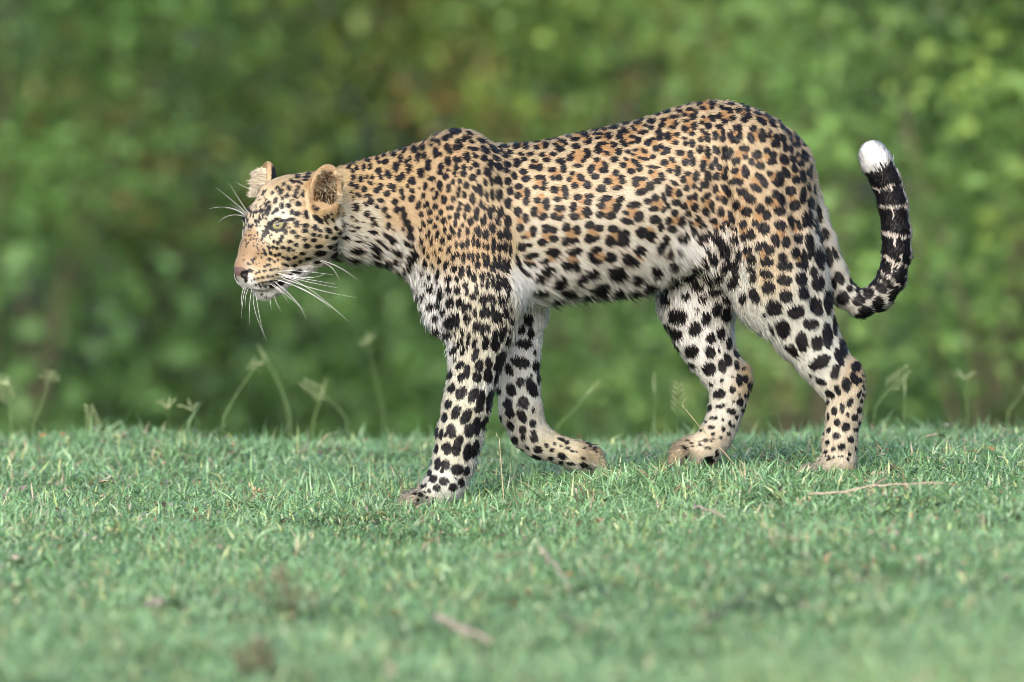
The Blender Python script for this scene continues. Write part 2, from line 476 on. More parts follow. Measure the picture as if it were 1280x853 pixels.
# ---- how the coat lies and what ground colour it has: px, py, depth, flow x, flow y (down), hair length, lift, r, g, b
OCH, TAN, CRM, WHT, LEG, PAL = (212, 178, 130), (216, 190, 152), (230, 216, 192), (242, 241, 239), (230, 216, 190), (236, 228, 212)
FAC, BRG = (212, 180, 138), (164, 128, 92)
CT = [
 # spine
 (450, 200, 0, 1, .1, 5, .25, OCH), (520, 180, 0, 1, .0, 6, .3, OCH), (562, 164, 0, 1, .1, 6, .25, TAN), (640, 178, 0, 1, -.05, 6, .25, TAN), (740, 160, 0, 1, -.1, 6, .25, TAN),
 (840, 130, 0, 1, -.1, 6, .25, TAN), (920, 124, 0, 1, .1, 6, .25, TAN), (985, 158, 0, .8, .7, 6, .25, TAN),
 # neck
 (450, 230, -45, 1, .15, 6, .25, OCH), (500, 215, -55, 1, .2, 6, .25, OCH), (450, 270, -50, 1, .3, 7, .3, CRM), (500, 265, -58, .9, .5, 7, .3, (222, 188, 146)),
 (440, 305, -45, 1, .3, 9, .35, PAL), (490, 315, -50, .9, .6, 8, .35, PAL), (470, 328, -20, .9, .5, 9, .4, WHT), (505, 345, -20, .7, .8, 9, .4, WHT),
 # shoulder
 (560, 200, -70, .9, .4, 6, .2, (216, 180, 136)), (545, 260, -85, .6, .8, 6, .2, (216, 180, 138)), (600, 230, -90, .7, .7, 6, .2, TAN), (600, 300, -110, .3, 1, 6, .2, (218, 184, 144)),
 (632, 300, -100, .2, 1, 7, .2, TAN), (545, 310, -70, .4, .9, 7, .25, (224, 188, 142)), (535, 360, -60, .2, 1, 8, .35, WHT), (545, 400, -50, .3, 1, 10, .45, WHT),
 (560, 425, -60, .3, 1, 9, .4, WHT), (600, 380, -105, .1, 1, 7, .2, LEG), (632, 390, -90, .3, 1, 10, .25, CRM), (585, 415, -100, .0, 1, 8, .25, LEG),
 # near foreleg
 (596, 450, -100, -.1, 1, 5.5, .2, LEG), (583, 510, -98, -.2, 1, 5, .2, LEG), (570, 560, -95, -.3, 1, 4.5, .2, LEG), (556, 600, -95, -.4, 1, 4, .25, PAL),
 (610, 480, -70, 0, 1, 7, .35, PAL), (595, 560, -65, -.1, 1, 7, .35, PAL), (515, 626, -80, -1, .4, 5, .35, (188, 172, 148)),
 # flank
 (660, 230, -95, 1, .15, 5, .2, TAN), (720, 220, -98, 1, .1, 5, .2, TAN), (800, 200, -98, 1, .1, 5, .2, TAN), (860, 190, -90, 1, .2, 5, .2, TAN),
 (670, 300, -96, .9, .4, 6, .22, CRM), (740, 290, -100, .9, .4, 6, .22, CRM), (820, 270, -95, .9, .45, 6, .22, CRM), (880, 260, -90, .7, .6, 6, .25, (220, 192, 156)),
 (660, 350, -85, .7, .6, 10, .35, WHT), (720, 345, -85, .7, .7, 10, .3, (232, 222, 206)), (800, 330, -85, .7, .7, 10, .3, (232, 222, 206)), (860, 310, -80, .6, .8, 11, .35, WHT),
 (680, 385, -40, .6, .8, 11, .4, WHT), (760, 374, -40, .6, .8, 11, .4, WHT), (820, 360, -40, .5, .9, 11, .4, WHT), (900, 305, -60, .3, .9, 12, .35, (226, 222, 214)), (750, 376, 10, .6, .8, 11, .4, WHT),
 # thigh and rump
 (930, 190, -90, .5, .8, 6, .2, TAN), (980, 210, -85, .5, .9, 6, .2, TAN), (930, 260, -100, .4, .9, 7, .2, (218, 188, 150)), (985, 280, -105, .3, 1, 7, .2, (224, 198, 164)),
 (1010, 230, -50, .3, 1, 6, .2, (216, 188, 150)), (1020, 300, -60, .3, 1, 8, .3, PAL), (960, 340, -108, .3, 1, 7, .22, (226, 204, 170)), (1015, 350, -95, .3, 1, 8, .25, PAL),
 (925, 335, -85, .3, .9, 9, .35, PAL), (1000, 400, -95, .5, .9, 7, .22, PAL), (970, 410, -80, .4, .9, 7, .35, PAL),
 (1030, 450, -88, .5, .9, 6, .22, PAL), (1070, 465, -65, .3, .9, 5, .25, (220, 190, 152)), (1055, 500, -80, 0, 1, 4.5, .22, (228, 206, 176)), (1050, 550, -78, -.1, 1, 4.5, .22, (228, 208, 180)),
 (1015, 594, -65, -1, .5, 5, .35, (188, 172, 148)),
 # far legs
 (645, 420, 56, .1, 1, 7, .25, WHT), (648, 480, 54, .1, 1, 6, .22, (232, 226, 216)), (655, 530, 52, .3, 1, 5, .22, (228, 214, 194)), (700, 560, 50, 1, .3, 4, .22, (216, 198, 166)), (745, 575, 50, 1, .5, 6, .32, (180, 160, 130)),
 (870, 370, 54, .2, 1, 10, .25, WHT), (885, 420, 54, .3, 1, 7, .22, WHT), (905, 460, 54, .4, 1, 5, .22, (234, 228, 218)), (935, 468, 54, .2, 1, 5, .25, (222, 190, 150)),
 (908, 510, 54, -.2, 1, 4.5, .22, (232, 220, 202)), (885, 555, 54, -.8, .6, 4, .22, (222, 200, 172)), (850, 573, 54, -1, .4, 6, .32, (184, 162, 130)),
]
for i in range(1, len(TAIL)):
    a, b = TAIL[i-1], TAIL[i]
    CT.append((b[0], b[1], b[2]-8, b[0]-a[0], b[1]-a[1], 5.5 if i < 12 else 7, .34, (226, 216, 200)))
# the head, seen on its near side
CH = [
 (298, 335, 1, -.6, 1.4, .14, BRG), (305, 315, .5, -.9, 1.9, .16, BRG), (318, 315, .8, -.6, 1.8, .12, (168, 130, 92)), (315, 295, .6, -.9, 2.2, .15, (178, 140, 100)), (325, 330, 1, -.2, 2, .15, (186, 148, 106)),
 (320, 265, .7, -.8, 3, .2, (224, 200, 166)), (335, 250, .8, -.7, 3.2, .2, (220, 190, 152)), (355, 228, .9, -.5, 3.5, .2, FAC), (330, 283, .3, -.9, 2, .15, (224, 204, 172)),
 (354, 271, .9, -.4, 2.6, .2, (230, 212, 184)), (372, 250, 1, -.3, 3.6, .2, (220, 192, 154)), (380, 222, 1, -.2, 3.6, .2, FAC), (345, 297, 1, .1, 2.6, .18, (222, 200, 164)),
 (365, 285, 1, .1, 3.4, .2, FAC), (390, 280, 1, .15, 4, .22, (222, 196, 158)), (410, 285, 1, .3, 4.5, .22, (226, 204, 170)), (365, 305, 1, .2, 3.4, .2, (228, 204, 168)), (395, 305, 1, .25, 5, .25, (224, 196, 156)),
 (345, 325, 1, .1, 2.8, .2, (224, 188, 142)), (370, 325, 1, .3, 4, .25, (226, 198, 158)), (400, 322, 1, .4, 8, .3, (232, 220, 200)), (415, 315, 1, .3, 8, .3, (228, 216, 196)),
 (325, 345, 1, .3, 2.2, .2, (222, 186, 142)), (345, 345, 1, .4, 2.6, .2, (224, 200, 166)), (312, 355, .4, .9, 2.6, .3, WHT), (330, 368, .5, 1, 5, .5, WHT), (350, 360, .8, .7, 5, .4, WHT), (318, 362, .2, 1, 3.5, .4, WHT), (375, 342, 1, .4, 5, .3, WHT),
 (392, 255, .8, -.5, 4, .22, (206, 166, 118)), (400, 262, .9, 0, 4, .25, (206, 168, 122)), (390, 228, .5, -.9, 3, .25, (206, 158, 104)), (414, 205, .3, -1, 3, .3, (208, 162, 108)), (430, 230, .6, -.2, 3, .3, (216, 178, 130)), (422, 262, .8, .5, 5, .25, (214, 180, 136)),
]
CTp = np.array([np.r_[pt(*c[:3]), c[3:7]] for c in CT], float); CTc = lin(np.array([c[7] for c in CT]))
CHp = np.array([c[:6] for c in CH], float); CHc = lin(np.array([c[6] for c in CH]))
for c_ in (CTc, CHc):                          # tan hair is darker than the white
    tan_ = np.clip((c_[:, 0]-c_[:, 2])/.18, 0, 1)[:, None]
    c_ *= 1 - tan_*np.array([.32, .25, .20])

EARA = ear_axes(EAR_C)
def is_head(P, PR):                # PR: point mirrored to the near side
    return (PR[:, 0] < 424 + 6*np.sin(PR[:, 2]*0.21)) & (PR[:, 2] > 240)

def coat_fields(P, N):
    """flow direction, hair length, lift, ground colour for skin points"""
    n_ = len(P); flow = np.zeros((n_, 3)); par = np.zeros((n_, 2)); col = np.zeros((n_, 3))
    R, l = head_reflect(P); PR = np.where((l < 0)[:, None], R, P)
    hd = is_head(P, PR)
    for s0 in range(0, n_, 60000):
        sl_ = slice(s0, min(n_, s0+60000)); Q = P[sl_]
        d2 = sum((Q[:, None, i]-CTp[None, :, i])**2*wt for i, wt in ((0, 1), (1, 0.30), (2, 1)))
        ww = 1/(d2+60)**2; ww /= ww.sum(1)[:, None]
        fn = CTp[:, 3:5]/np.linalg.norm(CTp[:, 3:5], axis=1)[:, None]
        fl = ww @ fn
        flow[sl_] = np.stack([fl[:, 0], np.zeros(len(fl)), -fl[:, 1]], -1); par[sl_] = ww @ CTp[:, 5:7]; col[sl_] = ww @ CTc
    hi = np.nonzero(hd)[0]
    if len(hi):
        Q = PR[hi]; pyh = PYof(Q[:, 2], Q[:, 1])
        d2 = (Q[:, None, 0]-CHp[None, :, 0])**2 + (pyh[:, None]-CHp[None, :, 1])**2
        ww = 1/(d2+12)**2; ww /= ww.sum(1)[:, None]
        fn = CHp[:, 2:4]/np.linalg.norm(CHp[:, 2:4], axis=1)[:, None]
        fl = ww @ fn; v = np.stack([fl[:, 0], np.zeros(len(fl)), -fl[:, 1]], -1)
        Lv = np.array([HS, -HC, 0.0]); mir = l[hi] < 0
        v = np.where(mir[:, None], v - 2*np.multiply.outer(v @ Lv, Lv), v)
        flow[hi] = v; par[hi] = ww @ CHp[:, 4:6]; col[hi] = ww @ CHc
    # inner sides and undersides are pale
    und = np.clip(-N[:, 2]*1.2-0.2, 0, 1)*(~hd)
    wl = lin(WHT)
    col = col*(1-0.8*und[:, None]) + wl*(0.8*und[:, None])
    return flow, par, col, hd, PR, l

# ---- spots: where they sit, how large, solid or rosette: px, py, d, spacing, radius, rosette 0..1, stretch along the hair
ST = [
 (450, 225, -45, 15, 4.6, 0, 1.15), (500, 210, -55, 17, 5.4, 0, 1.2), (470, 265, -50, 16, 4.6, 0, 1.1), (515, 270, -60, 16, 5, 0, 1.2), (440, 300, -45, 15, 4.2, 0, 1.2),
 (470, 318, -45, 19, 6.5, 0, 1.9), (505, 335, -45, 22, 8, 0, 1.7),
 (450, 200, 0, 13, 4.8, 0, 1.6), (520, 180, 0, 14, 5.2, 0, 1.5), (562, 164, 0, 14, 5.6, 0, 1.3), (650, 178, 0, 16, 7, 0, 1.6), (750, 159, 0, 17, 7.5, 0, 1.7), (850, 128, 0, 17, 7.5, 0, 1.6), (930, 126, 0, 17, 7, 0, 1.5),
 (560, 200, -70, 15, 5.3, 0, 1.2), (550, 260, -85, 15, 4.8, 0, 1.1), (600, 230, -90, 16, 5.6, 0, 1.3), (600, 300, -110, 16, 5.4, 0, 1.5), (630, 290, -100, 17, 6.2, 0, 1.7),
 (545, 330, -70, 16, 4.6, 0, 1.2), (550, 395, -60, 27, 8, 0, 1.3), (600, 370, -105, 18, 5.8, 0, 1.6), (630, 380, -90, 18, 6, 0, 1.7), (580, 420, -95, 22, 7, 0, 1.4),
 (596, 455, -100, 24, 7.4, 0, 1.7), (583, 510, -98, 24, 7.2, 0, 1.5), (570, 560, -95, 21, 6.4, 0, 1.4), (556, 600, -95, 15, 4.4, 0, 1.1), (520, 625, -80, 14, 3, 0, 1.1),
 (660, 220, -95, 31, 13, 1, 1), (720, 220, -98, 37, 16.5, 1, 1.1), (800, 210, -98, 37, 16.5, 1, 1.15), (860, 190, -90, 35, 15.5, 1, 1.1), (750, 185, -60, 34, 15, 1, 1.2), (850, 155, -60, 33, 14.5, 1, 1.2),
 (665, 290, -96, 34, 14.5, 1, 1), (740, 280, -100, 40, 18, 1, 1), (820, 270, -95, 39, 17.5, 1, 1), (880, 250, -90, 35, 15.5, 1, 1), (680, 335, -85, 31, 12, 1, 1.1), (760, 320, -85, 34, 14, 1, 1.1), (840, 310, -85, 33, 13.5, 1, 1.1),
 (670, 365, -60, 25, 8, 0, 1.8), (740, 350, -70, 27, 9, 0, 1.7), (820, 335, -70, 27, 9, 0, 1.7), (760, 374, -30, 27, 8, 0, 1.8), (890, 300, -70, 26, 8.5, 0, 1.5),
 (930, 180, -90, 33, 14.5, 1, 1.1), (980, 210, -80, 31, 13, 1, 1.15), (930, 250, -100, 34, 15, 1, 1.1), (985, 270, -105, 33, 14, 1, 1.2), (950, 320, -105, 33, 13.5, 1, 1.2), (1000, 320, -100, 30, 12, 1, 1.4),
 (1012, 250, -50, 21, 8, 0, 1.8), (1018, 320, -60, 23, 8.5, 0, 1.7), (1000, 370, -95, 27, 10, 0, 1.2), (970, 390, -90, 27, 10, 0, 1.2), (1020, 420, -88, 27, 9.6, 0, 1.2), (1040, 450, -85, 23, 8, 0, 1.2),
 (1060, 475, -75, 17, 5.5, 0, 1.1), (1055, 510, -80, 15, 4.6, 0, 1.1), (1050, 560, -78, 15, 4.3, 0, 1.1), (1020, 594, -65, 15, 3.2, 0, 1),
 (645, 420, 56, 27, 9, 0, 1.3), (648, 480, 54, 24, 7, 0, 1.3), (660, 540, 52, 19, 5.5, 0, 1.3), (700, 560, 45, 14, 4, 0, 1.3), (745, 575, 45, 14, 3, 0, 1),
 (870, 370, 54, 27, 9.5, 0, 1.2), (885, 420, 54, 25, 8.6, 0, 1.1), (905, 460, 54, 19, 6.2, 0, 1.1), (910, 500, 54, 15, 4.2, 0, 1.3), (895, 545, 54, 13, 3.4, 0, 1.2), (855, 573, 54, 14, 3, 0, 1),
 (1035, 310, -15, 18, 7, 0, 1.3), (1060, 370, -18, 18, 7.4, 0, 1.2), (1095, 372, -18, 18, 7.6, 0, 1.2),
]
STp = np.array([np.r_[pt(*c[:3]), c[3:]] for c in ST], float)

def sample_skin(n_, wfun=None, seed=1):
    r = np.random.default_rng(seed)
    T = np.vstack([SQ[:, [0, 1, 2]], SQ[:, [0, 2, 3]]])
    ar = np.linalg.norm(np.cross(SV[T[:, 1]]-SV[T[:, 0]], SV[T[:, 2]]-SV[T[:, 0]]), axis=1)/2
    if wfun is not None:
        ar = ar*wfun(SV[T].mean(1), SN[T[:, 0]])
    ti = T[np.searchsorted(np.cumsum(ar), r.random(n_)*ar.sum()).clip(0, len(T)-1)]
    u, v = r.random(n_), r.random(n_); fl = u+v > 1; u[fl] = 1-u[fl]; v[fl] = 1-v[fl]
    P = SV[ti[:, 0]]*(1-u-v)[:, None] + SV[ti[:, 1]]*u[:, None] + SV[ti[:, 2]]*v[:, None]
    N = SN[ti[:, 0]]*(1-u-v)[:, None] + SN[ti[:, 1]]*u[:, None] + SN[ti[:, 2]]*v[:, None]
    N /= np.linalg.norm(N, axis=1)[:, None] + 1e-9
    return P, N

cp, cn = sample_skin(40000, seed=3)
d2 = sum((cp[:, None, i]-STp[None, :, i])**2*wt for i, wt in ((0, 1), (1, 0.30), (2, 1)))
ww = 1/(d2+40)**2; ww /= ww.sum(1)[:, None]
cpar = ww @ STp[:, 3:7]
ros = STp[np.argmin(d2, 1), 5]
cflow = coat_fields(cp, cn)
tail_zone = (cp[:, 0] > 1100) & (cp[:, 2] > 200)
ok = (~cflow[3]) & (~tail_zone)
SPOTS = []; ap = np.zeros((6000, 3)); asz = np.zeros(6000); na = 0
order = rng.permutation(len(cp))
for i in order:
    if not ok[i]: continue
    sp = cpar[i, 0]*(1.0 if ros[i] > .5 else 1.0)
    if na:
        dv = np.sqrt(((ap[:na]-cp[i])**2).sum(1))
        if (dv < 0.5*(sp+asz[:na])*0.74).any(): continue
    ap[na] = cp[i]; asz[na] = sp; na += 1
    SPOTS.append(i)
# even the spots out over the skin
si = np.array(SPOTS); sub = np.nonzero(ok)[0][::2]; cps = cp[sub].astype(np.float32)
for it in range(3):
    C = cp[si].astype(np.float32); invs = (1/cpar[si, 0]).astype(np.float32); best = np.zeros(len(sub), int)
    for s0 in range(0, len(sub), 4000):
        q = cps[s0:s0+4000]
        dd = (q**2).sum(1)[:, None] + (C**2).sum(1)[None] - 2*q @ C.T
        best[s0:s0+4000] = np.argmin(dd*invs[None]**2, 1)
    ct = np.zeros((len(si), 3)); w_ = np.zeros(len(si)); np.add.at(ct, best, cps); np.add.at(w_, best, 1)
    ct = np.where((w_ > 2)[:, None], ct/np.maximum(w_, 1)[:, None], C)
    for s0 in range(0, len(si), 500):
        dd = (ct[s0:s0+500, None, :] - cps[None])
        si[s0:s0+500] = sub[np.argmin((dd**2).sum(-1), 1)]
SPOTS = [(cp[i], cn[i], cflow[0][i], cpar[i, 1], ros[i], cpar[i, 3]) for i in si]
print('spots', na, round(time.time()-T0, 1))

